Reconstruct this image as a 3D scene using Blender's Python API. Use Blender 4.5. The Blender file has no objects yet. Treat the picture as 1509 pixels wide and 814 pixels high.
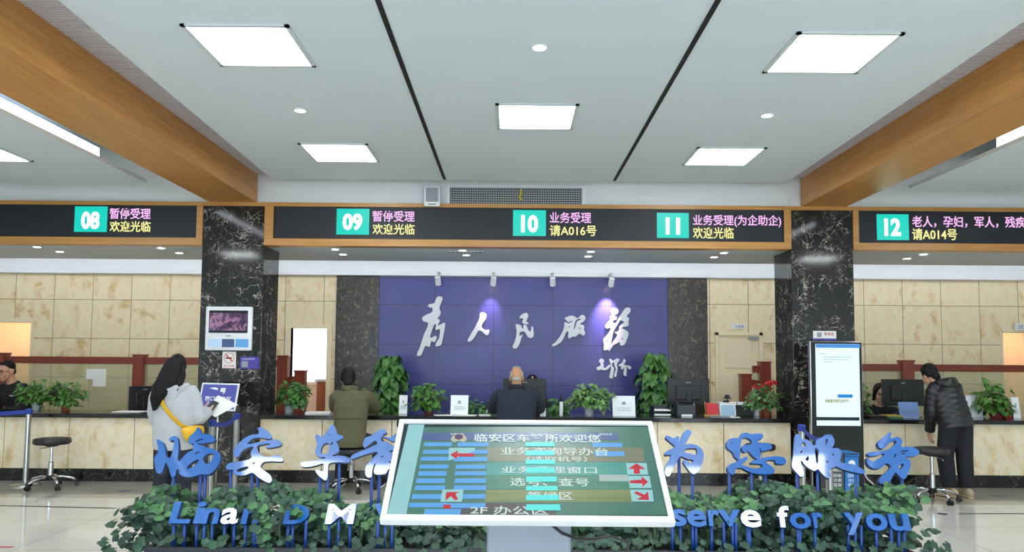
import bpy, bmesh, math, random
from mathutils import Vector, Matrix, Euler
SC = bpy.context.scene
COL = SC.collection
# ---------------------------------------------------------------- camera, world, exposure
FPX, PPY, PITCH, ROLL, EYE = 1130.0, 455.0, math.radians(3.8), 0.0075, 1.55
cam_d = bpy.data.cameras.new('camera')
cam_d.sensor_fit = 'HORIZONTAL'; cam_d.sensor_width = 36.0
cam_d.lens = 36.0 * FPX / 1509.0
cam_d.shift_y = (PPY - 407.0) / 1509.0
cam_d.clip_start = 0.05; cam_d.clip_end = 100
cam = bpy.data.objects.new('camera', cam_d); COL.objects.link(cam)
CAM_R = Matrix.Rotation(math.pi / 2 + PITCH, 3, 'X') @ Matrix.Rotation(ROLL, 3, 'Z')
cam.matrix_world = Matrix.Translation((0, 0, EYE)) @ CAM_R.to_4x4()
SC.camera = cam
SC.view_settings.view_transform = 'Standard'
SC.view_settings.look = 'None'
SC.view_settings.gamma = 1.0
SC.view_settings.use_curve_mapping = False
SC.view_settings.exposure = 0.0
try:
    SC.cycles.use_denoising = True
    SC.cycles.max_bounces = 7; SC.cycles.diffuse_bounces = 5; SC.cycles.glossy_bounces = 3
    SC.cycles.transparent_max_bounces = 8; SC.cycles.sample_clamp_indirect = 6.0
    SC.cycles.caustics_reflective = False; SC.cycles.caustics_refractive = False
except Exception:
    pass
W = bpy.data.worlds.new('sky'); SC.world = W; W.use_nodes = True
W.node_tree.nodes['Background'].inputs[0].default_value = (0.80, 0.90, 1.0, 1)
W.node_tree.nodes['Background'].inputs[1].default_value = 1.3
PANEL_E, DOWN_E, SOFFIT_E, COVE_E, TRAY_E = 21.5, 40.0, 150.0, 28.0, 6.0
def lamp(name, kind, loc, rot, energy, color=(1, 1, 1), **kw):
    d = bpy.data.lights.new(name, kind); d.energy = energy; d.color = color
    for k, v in kw.items(): setattr(d, k, v)
    o = bpy.data.objects.new(name, d); COL.objects.link(o); o.location = loc; o.rotation_euler = rot
    return o
# daylight entering by the glazed entrance behind the camera
day = lamp('daylight_entrance', 'AREA', (0.2, -7.3, 1.75), (math.radians(90), 0, 0), 620, (0.74, 0.88, 1.0), shape='RECTANGLE', size=13.0, size_y=3.1)
R_ = random.Random(7)

def ray(u, v):
    return CAM_R @ Vector(((u - 754.5) / FPX, -(v - PPY) / FPX, -1.0))
def P(u, v, Y):                      # the place at depth Y seen at a photo position
    d = ray(u, v); p = d * (Y / d.y); p.z += EYE; return p
def Pz(u, v, z):                     # the place at height z
    d = ray(u, v); p = d * ((z - EYE) / d.z); p.z += EYE; return p
def lin(c):
    return tuple((x / 255 / 12.92) if x / 255 <= 0.04045 else ((x / 255 + 0.055) / 1.055) ** 2.4 for x in c)

# ---------------------------------------------------------------- materials
MATS = {}
def node_mat(name):
    m = bpy.data.materials.new(name); m.use_nodes = True
    nt = m.node_tree; b = nt.nodes['Principled BSDF']
    MATS[name] = m
    return m, nt, b
def mat(name, c, rough=0.5, metal=0.0, emit=None, es=0.0, spec=None, vary=0.0, vscale=8.0, bump=0.0, bscale=40.0, coat=0.0, vc=None, stretch=None):
    if name in MATS: return MATS[name]
    m, nt, b = node_mat(name)
    col = (*lin(c), 1)
    b.inputs['Base Color'].default_value = col
    b.inputs['Roughness'].default_value = rough
    b.inputs['Metallic'].default_value = metal
    if spec is not None: b.inputs['Specular IOR Level'].default_value = spec
    if coat: b.inputs['Coat Weight'].default_value = coat; b.inputs['Coat Roughness'].default_value = 0.05
    if emit is not None:
        b.inputs['Emission Color'].default_value = (*lin(emit), 1); b.inputs['Emission Strength'].default_value = es
    tc = nt.nodes.new('ShaderNodeTexCoord'); out = tc.outputs['Object']
    if stretch:
        mp = nt.nodes.new('ShaderNodeMapping'); mp.inputs['Scale'].default_value = stretch
        nt.links.new(out, mp.inputs[0]); out = mp.outputs[0]
    n = nt.nodes.new('ShaderNodeTexNoise'); n.inputs['Scale'].default_value = vscale; n.inputs['Detail'].default_value = 4
    nt.links.new(out, n.inputs['Vector'])
    if vary or vc:
        r = nt.nodes.new('ShaderNodeValToRGB')
        c2 = lin(vc) if vc else tuple(max(0, x * (1 - vary)) for x in lin(c))
        r.color_ramp.elements[0].position = 0.32; r.color_ramp.elements[1].position = 0.68
        r.color_ramp.elements[0].color = (*c2, 1); r.color_ramp.elements[1].color = col
        nt.links.new(n.outputs['Fac'], r.inputs[0]); nt.links.new(r.outputs[0], b.inputs['Base Color'])
    if bump:
        n2 = nt.nodes.new('ShaderNodeTexNoise'); n2.inputs['Scale'].default_value = bscale; n2.inputs['Detail'].default_value = 3
        nt.links.new(out, n2.inputs['Vector'])
        bp = nt.nodes.new('ShaderNodeBump'); bp.inputs['Strength'].default_value = bump; bp.inputs['Distance'].default_value = 0.02
        nt.links.new(n2.outputs['Fac'], bp.inputs['Height']); nt.links.new(bp.outputs[0], b.inputs['Normal'])
    return m
def math_n(nt, op, a, b=None):
    n = nt.nodes.new('ShaderNodeMath'); n.operation = op
    for i, v in enumerate((a, b)):
        if v is None: continue
        if isinstance(v, (int, float)): n.inputs[i].default_value = v
        else: nt.links.new(v, n.inputs[i])
    return n.outputs[0]
def ramp(nt, fac, stops):
    r = nt.nodes.new('ShaderNodeValToRGB'); e = r.color_ramp.elements
    e[0].position, e[0].color = stops[0][0], (*lin(stops[0][1]), 1)
    e[1].position, e[1].color = stops[-1][0], (*lin(stops[-1][1]), 1)
    for p, c in stops[1:-1]:
        k = e.new(p); k.color = (*lin(c), 1)
    nt.links.new(fac, r.inputs[0]); return r.outputs[0]
def mix(nt, fac, a, b):
    n = nt.nodes.new('ShaderNodeMix'); n.data_type = 'RGBA'
    if isinstance(fac, (int, float)): n.inputs[0].default_value = fac
    else: nt.links.new(fac, n.inputs[0])
    for i, v in ((6, a), (7, b)):
        if isinstance(v, tuple): n.inputs[i].default_value = (*lin(v), 1)
        else: nt.links.new(v, n.inputs[i])
    return n.outputs[2]
def noise(nt, vec, scale, detail=5, dist=0.0, rough=0.5):
    n = nt.nodes.new('ShaderNodeTexNoise'); n.inputs['Scale'].default_value = scale; n.inputs['Detail'].default_value = detail
    n.inputs['Distortion'].default_value = dist; n.inputs['Roughness'].default_value = rough
    nt.links.new(vec, n.inputs['Vector']); return n
def joints(nt, vec, axis, origin, step, width):   # 1 in the joint, 0 in the tile; also the tile number
    s = nt.nodes.new('ShaderNodeSeparateXYZ'); nt.links.new(vec, s.inputs[0])
    t = math_n(nt, 'DIVIDE', math_n(nt, 'SUBTRACT', s.outputs['XYZ'.index(axis)], origin), step)
    f = math_n(nt, 'FRACT', t)
    d = math_n(nt, 'MINIMUM', f, math_n(nt, 'SUBTRACT', 1.0, f))
    return math_n(nt, 'LESS_THAN', d, width / 2 / step), math_n(nt, 'FLOOR', t)
def stone_mat(name, grids, swirl=1.0, light=(240, 226, 192), mid=(234, 214, 172), dark=(208, 178, 126), rough=0.25, joint=(150, 134, 102)):
    m, nt, b = node_mat(name)
    tc = nt.nodes.new('ShaderNodeTexCoord'); v = tc.outputs['Object']
    jm, ids = None, []
    for g in grids:
        j, t = joints(nt, v, *g); ids.append(t)
        jm = j if jm is None else math_n(nt, 'MAXIMUM', jm, j)
    vec = v
    if ids:
        cx = nt.nodes.new('ShaderNodeCombineXYZ')
        for i, t in enumerate(ids[:2]): nt.links.new(math_n(nt, 'MULTIPLY', t, 3.37 + i * 2.1), cx.inputs[i])
        va = nt.nodes.new('ShaderNodeVectorMath'); va.operation = 'ADD'
        nt.links.new(v, va.inputs[0]); nt.links.new(cx.outputs[0], va.inputs[1]); vec = va.outputs[0]
    n1 = noise(nt, vec, 1.9 * swirl, 6, 1.6, 0.55)
    n2 = noise(nt, vec, 5.0 * swirl, 8, 2.5, 0.6)
    w = nt.nodes.new('ShaderNodeTexWave'); w.inputs['Scale'].default_value = 1.3 * swirl; w.inputs['Distortion'].default_value = 9
    w.inputs['Detail'].default_value = 4; w.inputs['Detail Scale'].default_value = 0.9
    nt.links.new(vec, w.inputs['Vector'])
    f = math_n(nt, 'ADD', math_n(nt, 'MULTIPLY', n1.outputs['Fac'], 0.66), math_n(nt, 'ADD', math_n(nt, 'MULTIPLY', n2.outputs['Fac'], 0.30), math_n(nt, 'MULTIPLY', w.outputs['Fac'], 0.07)))
    c = ramp(nt, f, [(0.36, dark), (0.45, mid), (0.53, light), (0.60, mid), (0.68, light)])
    if jm is not None: c = mix(nt, jm, c, joint)
    nt.links.new(c, b.inputs['Base Color']); b.inputs['Roughness'].default_value = rough
    return m
def marble_mat(name, scale=1.0, vein=(172, 166, 152), base=(32, 30, 29), patch=(60, 55, 49), rough=0.08, grids=()):
    m, nt, b = node_mat(name)
    tc = nt.nodes.new('ShaderNodeTexCoord'); v = tc.outputs['Object']
    nd = noise(nt, v, 3.2 * scale, 6, 0.8)
    mx = nt.nodes.new('ShaderNodeVectorMath'); mx.operation = 'MULTIPLY_ADD'
    nt.links.new(nd.outputs['Color'], mx.inputs[0]); mx.inputs[1].default_value = (0.9 / scale,) * 3; nt.links.new(v, mx.inputs[2])
    vo = nt.nodes.new('ShaderNodeTexVoronoi'); vo.feature = 'DISTANCE_TO_EDGE'; vo.inputs['Scale'].default_value = 6.0 * scale
    nt.links.new(mx.outputs[0], vo.inputs['Vector'])
    brk = noise(nt, v, 4.5 * scale, 4)
    th = math_n(nt, 'MULTIPLY', math_n(nt, 'SUBTRACT', brk.outputs['Fac'], 0.40), 0.16)
    vn = math_n(nt, 'LESS_THAN', vo.outputs['Distance'], th)
    nb = noise(nt, v, 7 * scale, 8, 1.0, 0.65)
    c0 = ramp(nt, nb.outputs['Fac'], [(0.35, base), (0.60, base), (0.72, patch)])
    nv = noise(nt, v, 14 * scale, 5)
    cv = ramp(nt, nv.outputs['Fac'], [(0.35, patch), (0.62, vein)])
    c = mix(nt, vn, c0, cv)
    for g in grids:
        j, _ = joints(nt, v, *g); c = mix(nt, j, c, (92, 88, 84))
    nt.links.new(c, b.inputs['Base Color']); b.inputs['Roughness'].default_value = rough
    return m
def wood_mat(name, c1, c2, axis='Y', rough=0.35):
    m, nt, b = node_mat(name)
    tc = nt.nodes.new('ShaderNodeTexCoord'); mp = nt.nodes.new('ShaderNodeMapping')
    mp.inputs['Scale'].default_value = {'Y': (14, 0.7, 14), 'X': (0.7, 14, 14), 'Z': (14, 14, 0.7)}[axis]
    nt.links.new(tc.outputs['Object'], mp.inputs[0])
    n = noise(nt, mp.outputs[0], 2.2, 7, 0.6, 0.6)
    c = ramp(nt, n.outputs['Fac'], [(0.3, c2), (0.7, c1)])
    nt.links.new(c, b.inputs['Base Color']); b.inputs['Roughness'].default_value = rough
    return m
def lamp_mat(name, c, e):
    return mat(name, c, 0.6, emit=c, es=e)
def screen_mat(name, c, e=1.0):      # a lit patch of a display behind satin glass
    return mat(name, (4, 5, 6), 0.32, emit=c, es=e, spec=0.25)

white_paint = mat('white_paint', (226, 230, 230), 0.7)
ceil_paint = mat('ceiling_paint', (216, 227, 232), 0.75)
M_black = mat('black_plastic', (20, 21, 23), 0.4)
M_blackgloss = mat('black_glass', (8, 9, 11), 0.08)
M_white = mat('white_plastic', (232, 234, 236), 0.35)
M_grey = mat('grey_plastic', (150, 156, 162), 0.45)
M_chrome = mat('chrome', (205, 208, 212), 0.14, 1.0)
M_steel = mat('brushed_steel', (182, 182, 178), 0.28, 1.0)
M_alu = mat('aluminium', (170, 178, 186), 0.4, 0.8)
M_paper = mat('paper', (238, 238, 234), 0.8)
M_oak = wood_mat('oak_veneer', (206, 150, 78), (178, 120, 56), 'Y')
M_oakx = wood_mat('oak_trim', (200, 150, 84), (176, 122, 60), 'X')
M_redwood = wood_mat('red_wood', (140, 62, 42), (112, 44, 30), 'X')
M_redwoodz = wood_mat('red_wood_post', (140, 62, 42), (112, 44, 30), 'Z')
M_wall = stone_mat('onyx_wall_tiles', [('X', -7.79, 0.605, 0.010), ('Z', 1.83, 0.608, 0.010)])
M_counter = stone_mat('onyx_counter_panel', [], 0.9, (240, 230, 204), (232, 214, 174), (208, 180, 130), 0.3)
M_marble = marble_mat('dark_emperador_marble')
M_marble2 = marble_mat('brown_net_marble', 2.1, (168, 150, 116), (40, 35, 30), (92, 78, 58), 0.3)
M_plinth = marble_mat('plinth_marble', 1.5, (120, 110, 96), (16, 16, 17), (34, 32, 30), 0.15)
M_granite = mat('black_granite', (30, 32, 33), 0.12, vary=0.4, vscale=90)
M_blue_panel = None
M_leafA = mat('pothos_leaf', (84, 134, 52), 0.38, vc=(42, 90, 32), vscale=14)
M_leafB = mat('dark_pothos_leaf', (78, 130, 56), 0.38, vc=(38, 86, 36), vscale=12)
M_leafC = mat('shrub_leaf', (46, 84, 60), 0.5, vc=(20, 46, 36), vscale=5)
M_leafY = mat('shrub_leaf_young', (84, 132, 76), 0.5, vc=(46, 94, 56), vscale=7)
M_stem = mat('plant_stem', (70, 92, 44), 0.6)
M_soil = mat('soil', (44, 36, 28), 0.9, vary=0.4, vscale=60)
M_terra = mat('terracotta', (150, 78, 56), 0.6)
M_potw = mat('white_ceramic', (214, 220, 224), 0.3)
M_potr = mat('red_ceramic', (150, 62, 62), 0.4)
M_potg = mat('pale_ceramic', (190, 196, 196), 0.35)
M_bluemetal = mat('blue_lacquer', (16, 92, 168), 0.22, 0.0, coat=1.0)
M_blueshade = mat('blue_lacquer_shaded', (16, 48, 104), 0.45)  # darker copy of the face blue, paints the shade on the letter sides
M_belt = mat('blue_belt', (36, 62, 150), 0.6)
M_skin = mat('skin', (206, 158, 128), 0.5, vary=0.12, vscale=30)
M_skin_pale = mat('skin_pale', (224, 182, 156), 0.5, vary=0.1, vscale=30)
M_hair = mat('black_hair', (13, 12, 12), 0.5, spec=0.25, vary=0.4, vscale=60, stretch=(1, 1, 0.06), bump=0.5, bscale=90)

# ---------------------------------------------------------------- mesh building
MX = {}
def tag(o, label=None, cat=None, group=None, kind=None):
    if label: o['label'] = label
    if cat: o['category'] = cat
    if group: o['group'] = group
    if kind: o['kind'] = kind
    return o
def thing(name, label, cat, loc=(0, 0, 0), group=None, rz=0.0):
    o = bpy.data.objects.new(name, None); COL.objects.link(o)
    o.empty_display_size = 0.1
    o.location = loc; o.rotation_euler = (0, 0, rz)
    MX[o.name] = Matrix.Translation(loc) @ Matrix.Rotation(rz, 4, 'Z')
    return tag(o, label, cat, group)
def eval_mesh(o):
    bpy.context.view_layer.update()
    dg = bpy.context.evaluated_depsgraph_get()
    me = bpy.data.meshes.new_from_object(o.evaluated_get(dg))
    return me
class MB:
    def __init__(s): s.bm = bmesh.new()
    def add(s, verts, faces):
        vs = [s.bm.verts.new(v) for v in verts]; out = []
        for f in faces:
            try: out.append(s.bm.faces.new([vs[i] for i in f]))
            except ValueError: pass
        return vs, out
    def box(s, x0, x1, y0, y1, z0, z1, bev=0.0, M=None):
        v = [(x, y, z) for x in (x0, x1) for y in (y0, y1) for z in (z0, z1)]
        if M is not None: v = [M @ Vector(p) for p in v]
        vs, fs = s.add(v, [(0, 1, 3, 2), (4, 6, 7, 5), (0, 4, 5, 1), (2, 3, 7, 6), (0, 2, 6, 4), (1, 5, 7, 3)])
        if bev:
            es = {e for f in fs for e in f.edges}
            bmesh.ops.bevel(s.bm, geom=list(es), offset=bev, segments=2, affect='EDGES', profile=0.5)
        return s
    def ring(s, c, a, b, rx, ry, seg):
        return [s.bm.verts.new(c + a * (rx * math.cos(2 * math.pi * i / seg)) + b * (ry * math.sin(2 * math.pi * i / seg))) for i in range(seg)]
    def skin(s, rings, closed=True, caps=True):
        for r0, r1 in zip(rings, rings[1:]):
            n = len(r0)
            for i in range(n if closed else n - 1):
                s.bm.faces.new((r0[i], r0[(i + 1) % n], r1[(i + 1) % n], r1[i]))
        if caps:
            s.bm.faces.new(rings[0][::-1]); s.bm.faces.new(rings[-1])
        return s
    def loft(s, pts, rx, ry=None, side=(1, 0, 0), seg=14, caps=True, round_ends=False):
        pts = [Vector(p) for p in pts]; n = len(pts)
        if not hasattr(rx, '__len__'): rx = [rx] * n
        if ry is None: ry = rx
        if not hasattr(ry, '__len__'): ry = [ry] * n
        sd = Vector(side); rings = []
        T = []
        for i in range(n):
            a = pts[min(i + 1, n - 1)] - pts[max(i - 1, 0)]
            T.append(a.normalized() if a.length > 1e-9 else Vector((0, 0, 1)))
        def frame(t):
            nonlocal sd
            u = sd - t * sd.dot(t)
            if u.length < 1e-3:
                alt = Vector((0, 1, 0)) if abs(t.y) < 0.9 else Vector((0, 0, 1)); u = alt - t * alt.dot(t)
            u.normalize(); sd = u
            return u, t.cross(u)
        for i in range(n):
            u, w = frame(T[i])
            if round_ends and i == 0:
                for k in (0.92, 0.6):
                    q = math.sqrt(1 - k * k); rings.append(s.ring(pts[0] - T[0] * (k * min(rx[0], ry[0])), u, w, rx[0] * q, ry[0] * q, seg))
            rings.append(s.ring(pts[i], u, w, rx[i], ry[i], seg))
            if round_ends and i == n - 1:
                for k in (0.6, 0.92):
                    q = math.sqrt(1 - k * k); rings.append(s.ring(pts[i] + T[i] * (k * min(rx[i], ry[i])), u, w, rx[i] * q, ry[i] * q, seg))
        return s.skin(rings, True, caps)
    def tube(s, pts, r, seg=10): return s.loft(pts, r, seg=seg)
    def cyl(s, p0, p1, r0, r1=None, seg=20): return s.loft([p0, p1], [r0, r0 if r1 is None else r1], seg=seg)
    def lathe(s, prof, c=(0, 0, 0), seg=28, caps=True):
        c = Vector(c); X, Y = Vector((1, 0, 0)), Vector((0, 1, 0))
        rings = [s.ring(c + Vector((0, 0, z)), X, Y, max(r, 1e-4), max(r, 1e-4), seg) for r, z in prof]
        return s.skin(rings, True, caps)
    def ell(s, c, r, rot=None, sub=3):
        M = Matrix.Translation(c) @ (rot.to_4x4() if rot is not None else Matrix.Identity(4)) @ Matrix.Diagonal((*r, 1)) if hasattr(r, '__len__') else Matrix.Translation(c) @ Matrix.Diagonal((r, r, r, 1))
        bmesh.ops.create_icosphere(s.bm, subdivisions=sub, radius=1.0, matrix=M); return s
    def prism(s, pts, d):            # polygon points plus a thickness vector
        d = Vector(d); a = [Vector(p) for p in pts]; n = len(a)
        v0 = [s.bm.verts.new(p) for p in a]; v1 = [s.bm.verts.new(p + d) for p in a]
        s.bm.faces.new(v0); s.bm.faces.new(v1[::-1])
        for i in range(n): s.bm.faces.new((v0[(i + 1) % n], v0[i], v1[i], v1[(i + 1) % n]))
        return s
    def build(s, name, m, parent=None, loc=None, smooth=False, bevel=0.0, remesh=0.0, relax=4, auto=False):
        bm = s.bm
        bmesh.ops.recalc_face_normals(bm, faces=bm.faces)
        org = None
        if parent is not None: bm.transform(MX[parent.name].inverted())
        elif loc is not None: bm.transform(Matrix.Translation(loc).inverted())
        me = bpy.data.meshes.new(name); bm.to_mesh(me); bm.free()
        o = bpy.data.objects.new(name, me); COL.objects.link(o)
        if remesh or bevel:
            if remesh:
                k = o.modifiers.new('r', 'REMESH'); k.mode = 'VOXEL'; k.voxel_size = remesh
                if relax:
                    k = o.modifiers.new('s', 'SMOOTH'); k.factor = 0.5; k.iterations = relax
            if bevel:
                k = o.modifiers.new('b', 'BEVEL'); k.width = bevel; k.segments = 2; k.limit_method = 'ANGLE'
            me2 = eval_mesh(o); o.modifiers.clear(); o.data = me2; bpy.data.meshes.remove(me); me = me2; me.name = name
        if smooth or remesh: me.shade_smooth()
        elif auto:
            me.shade_smooth()
            try: me.set_sharp_from_angle(angle=math.radians(38))
            except Exception: pass
        me.materials.clear(); me.materials.append(m)
        if parent is not None:
            o.parent = parent; MX[o.name] = MX[parent.name]
        else:
            if loc is not None: o.location = loc
            MX[o.name] = Matrix.Translation(loc) if loc is not None else Matrix.Identity(4)
        return o
def dup(src, parent=None, **kw):
    c = src.copy(); COL.objects.link(c)
    if parent is not None: c.parent = parent
    for ch in src.children: dup(ch, c)
    for k in ('label', 'group'):
        if k in kw: c[k] = kw[k]
    if 'loc' in kw: c.location = kw['loc']
    if 'rz' in kw: c.rotation_euler = (0, 0, kw['rz'])
    return c
def structure(o): o['kind'] = 'structure'; return o
def outline_mesh(name, loops, to3d, depth, bevel, m, parent=None, smooth_pts=True, loc=None):
    """filled outline with holes: loops of 2-D points in the plane, extruded by depth; to3d is a matrix from the plane to the place."""
    cu = bpy.data.curves.new(name, 'CURVE'); cu.dimensions = '2D'; cu.fill_mode = 'BOTH'
    cu.extrude = depth / 2; cu.bevel_depth = bevel; cu.bevel_resolution = 1; cu.resolution_u = 4
    for lp in loops:
        sp = cu.splines.new('BEZIER' if smooth_pts else 'POLY')
        if smooth_pts:
            sp.bezier_points.add(len(lp) - 1)
            n = len(lp)
            for i, p in enumerate(lp):
                bp = sp.bezier_points[i]; a, b = lp[i - 1], lp[(i + 1) % n]
                tx, ty = (b[0] - a[0]), (b[1] - a[1]); L = math.hypot(tx, ty) or 1
                la = math.hypot(p[0] - a[0], p[1] - a[1]); lb = math.hypot(b[0] - p[0], b[1] - p[1])
                bp.handle_left_type = bp.handle_right_type = 'FREE'
                bp.co = (p[0], p[1], 0)
                bp.handle_left = (p[0] - tx / L * la * 0.28, p[1] - ty / L * la * 0.28, 0)
                bp.handle_right = (p[0] + tx / L * lb * 0.28, p[1] + ty / L * lb * 0.28, 0)
        else:
            sp.points.add(len(lp) - 1)
            for i, p in enumerate(lp): sp.points[i].co = (p[0], p[1], 0, 1)
        sp.use_cyclic_u = True
    return curve_to(name, cu, to3d, m, parent, loc)
def curve_to(name, cu, to3d, m, parent=None, loc=None):
    t = bpy.data.objects.new('tmp', cu); COL.objects.link(t)
    me = eval_mesh(t); bpy.data.objects.remove(t)
    M = to3d
    if parent is not None: M = MX[parent.name].inverted() @ M
    elif loc is not None: M = Matrix.Translation(loc).inverted() @ M
    me.transform(M); me.name = name
    o = bpy.data.objects.new(name, me); COL.objects.link(o)
    me.materials.clear(); me.materials.append(m)
    if parent is not None: o.parent = parent; MX[o.name] = MX[parent.name]
    elif loc is not None: o.location = loc; MX[o.name] = Matrix.Translation(loc)
    bpy.data.curves.remove(cu)
    return o
def glyphs(name, s, m, frame, box, parent, depth=0.002, bold=0.0, bevel=0.0, keep=False, shear=0.0):
    """lettering fitted in box (x0, y0, x1, y1) of the plane given by frame."""
    cu = bpy.data.curves.new(name, 'FONT'); cu.body = s; cu.size = 1.0; cu.offset = bold; cu.resolution_u = 3
    t = bpy.data.objects.new('tmp', cu); COL.objects.link(t)
    me = eval_mesh(t)
    xs = [v.co.x for v in me.vertices]; ys = [v.co.y for v in me.vertices]
    bpy.data.meshes.remove(me)
    if not xs: bpy.data.objects.remove(t); return None
    x0, x1, y0, y1 = min(xs), max(xs), min(ys), max(ys)
    sx = (box[2] - box[0]) / (x1 - x0); sy = (box[3] - box[1]) / (y1 - y0)
    if keep: sx = sy = min(sx, sy)
    cu.extrude = max(depth, 0.0) / 2; cu.bevel_depth = bevel / max(sx, sy) if bevel else 0
    bpy.data.objects.remove(t)
    cx, cy = (box[0] + box[2]) / 2, (box[1] + box[3]) / 2
    A = Matrix.Translation((cx, cy, 0)) @ Matrix.Diagonal((sx, sy, 1, 1)) @ Matrix.Translation((-(x0 + x1) / 2, -(y0 + y1) / 2, 0))
    return curve_to(name, cu, frame @ A, m, parent)
def shade_edges(o, n, m, lim=0.75):   # faces not looking along n get m, shade painted as a darker blue
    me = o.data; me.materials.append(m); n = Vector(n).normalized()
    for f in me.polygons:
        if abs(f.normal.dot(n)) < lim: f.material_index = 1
def plane_frame(o, u, v):            # matrix whose x, y run along u, v and z towards the reader
    u = Vector(u).normalized(); v = Vector(v); v = (v - u * v.dot(u)).normalized(); n = u.cross(v)
    M = Matrix((u, v, n)).transposed().to_4x4(); M.translation = Vector(o); return M
FRONT = lambda Y: plane_frame((0, Y, 0), (1, 0, 0), (0, 0, 1))   # plane facing the hall at depth Y, x = X, y = Z
def pbox(u0, v0, u1, v1, Y):
    a, b = P(u0, v1, Y), P(u1, v0, Y); c, d = P(u0, v0, Y), P(u1, v1, Y)
    return (a.x + c.x) / 2, (a.z + d.z) / 2, (b.x + d.x) / 2, (b.z + c.z) / 2
# ================================================================ the room
def floor_material():
    m, nt, b = node_mat('polished_floor_tiles')
    tc = nt.nodes.new('ShaderNodeTexCoord'); v = tc.outputs['Object']
    j1, _ = joints(nt, v, 'X', -3.97, 1.134, 0.006); j2, _ = joints(nt, v, 'Y', 8.52, 1.134, 0.006)
    s = nt.nodes.new('ShaderNodeSeparateXYZ'); nt.links.new(v, s.inputs[0])
    n = noise(nt, v, 2.5, 6, 1.0)
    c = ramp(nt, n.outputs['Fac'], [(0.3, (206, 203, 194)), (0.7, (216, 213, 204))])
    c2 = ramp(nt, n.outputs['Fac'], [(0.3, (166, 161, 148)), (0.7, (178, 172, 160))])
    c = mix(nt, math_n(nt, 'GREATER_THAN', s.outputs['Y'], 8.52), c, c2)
    c = mix(nt, math_n(nt, 'MAXIMUM', j1, j2), c, (150, 146, 138))
    nt.links.new(c, b.inputs['Base Color']); b.inputs['Roughness'].default_value = 0.09
    b.inputs['Specular IOR Level'].default_value = 0.6
    return m
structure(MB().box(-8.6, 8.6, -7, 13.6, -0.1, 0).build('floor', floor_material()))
structure(MB().box(-8.7, -8.6, -7, 13.6, 0, 4.0).build('wall_left', white_paint))
structure(MB().box(8.6, 8.7, -7, 13.6, 0, 4.0).build('wall_right', white_paint))
fw = MB()
fw.box(-8.6, -6.4, -7.1, -7, 0, 4.0); fw.box(6.8, 8.6, -7.1, -7, 0, 4.0); fw.box(-6.4, 6.8, -7.1, -7, 3.3, 4.0)
structure(fw.build('wall_front', white_paint))
gl = MB()
for i in range(13):
    x = -6.4 + i * 1.1; gl.box(x - 0.03, x + 0.03, -7.09, -7.01, 0, 3.3)
gl.box(-6.4, 6.8, -7.09, -7.01, 2.3, 2.38)
structure(gl.build('window_2', M_alu))
# ceilings
cm = MB()
cm.prism([(-2.45, -7, 3.75), (3.07, -7, 3.75), (3.368, 9.33, 3.75), (3.22, 9.33, 3.75), (-2.82, 9.33, 3.75), (-2.975, 9.33, 3.75)], (0, 0, 0.10))
structure(cm.build('ceiling', ceil_paint))
structure(MB().box(-8.6, 8.6, -7, 9.75, 4.0, 4.08).build('ceiling_upper_slab', ceil_paint))
for i, (x0, x1) in enumerate(((-8.6, -4.29), (4.64, 8.6))):
    structure(MB().box(x0, x1, -7, 8.87, 3.58, 3.62).build('ceiling_side_tray', ceil_paint))
    sx = x1 - 0.10 if i == 0 else x0 + 0.04
    tag(MB().box(sx, sx + 0.06, -6.5, 7.9 if i == 0 else 7.3, 3.621, 3.725).build('cove_light', lamp_mat('tray_led', (235, 243, 255), TRAY_E)),
        'white cove light strip on the %s side ceiling tray' % ('left' if i == 0 else 'right'), 'light')
for x0, x1 in ((-3.835, -3.24), (3.65, 4.215)):
    structure(MB().box(x0, x1, -7, 9.6, 3.51, 4.0).build('ceiling_beam', M_oak))
M_grille = mat('ribbed_grille', (206, 202, 206), 0.6)
for x0, x1 in ((-3.24, -2.72), (3.16, 3.65)):
    g = MB(); g.box(x0, x1, 3.5, 9.6, 3.885, 3.895)
    for k in range(170):
        y = 3.6 + k * 0.035; g.box(x0, x1, y, y + 0.016, 3.865, 3.885)
    structure(g.build('ceiling_slot_grille', M_grille))
    structure(MB().box(x0, x1, -7, 3.5, 3.92, 3.94).build('ceiling_slot_cover', ceil_paint))
M_slot = mat('slot_black', (10, 10, 11), 0.6)
for x in (-0.838, 1.243):
    structure(MB().box(x - 0.017, x + 0.017, -7, 9.27, 3.742, 3.752).build('ceiling_trim_slot', M_slot))
structure(MB().box(-8.6, 8.6, 9.64, 9.76, 3.5, 4.0).build('wall_bulkhead', white_paint))
structure(MB().box(-8.6, 8.6, 9.76, 11.08, 2.965, 3.03).box(-8.6, 8.6, 11.03, 11.08, 3.03, 3.10).build('ceiling_soffit', ceil_paint))
structure(MB().box(-8.6, 8.6, 9.76, 12.1, 3.42, 3.5).build('ceiling_cove_top', white_paint))
# columns
for k, (x0, x1) in enumerate(((-3.912, -3.135), (3.518, 4.297))):
    structure(MB().box(x0, x1, 9.6, 10.24, 0, 3.462, 0.006).build('column', M_marble))
    structure(MB().box(x0, x1, 9.62, 10.24, 3.462, 3.6).build('column_core', white_paint))
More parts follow.
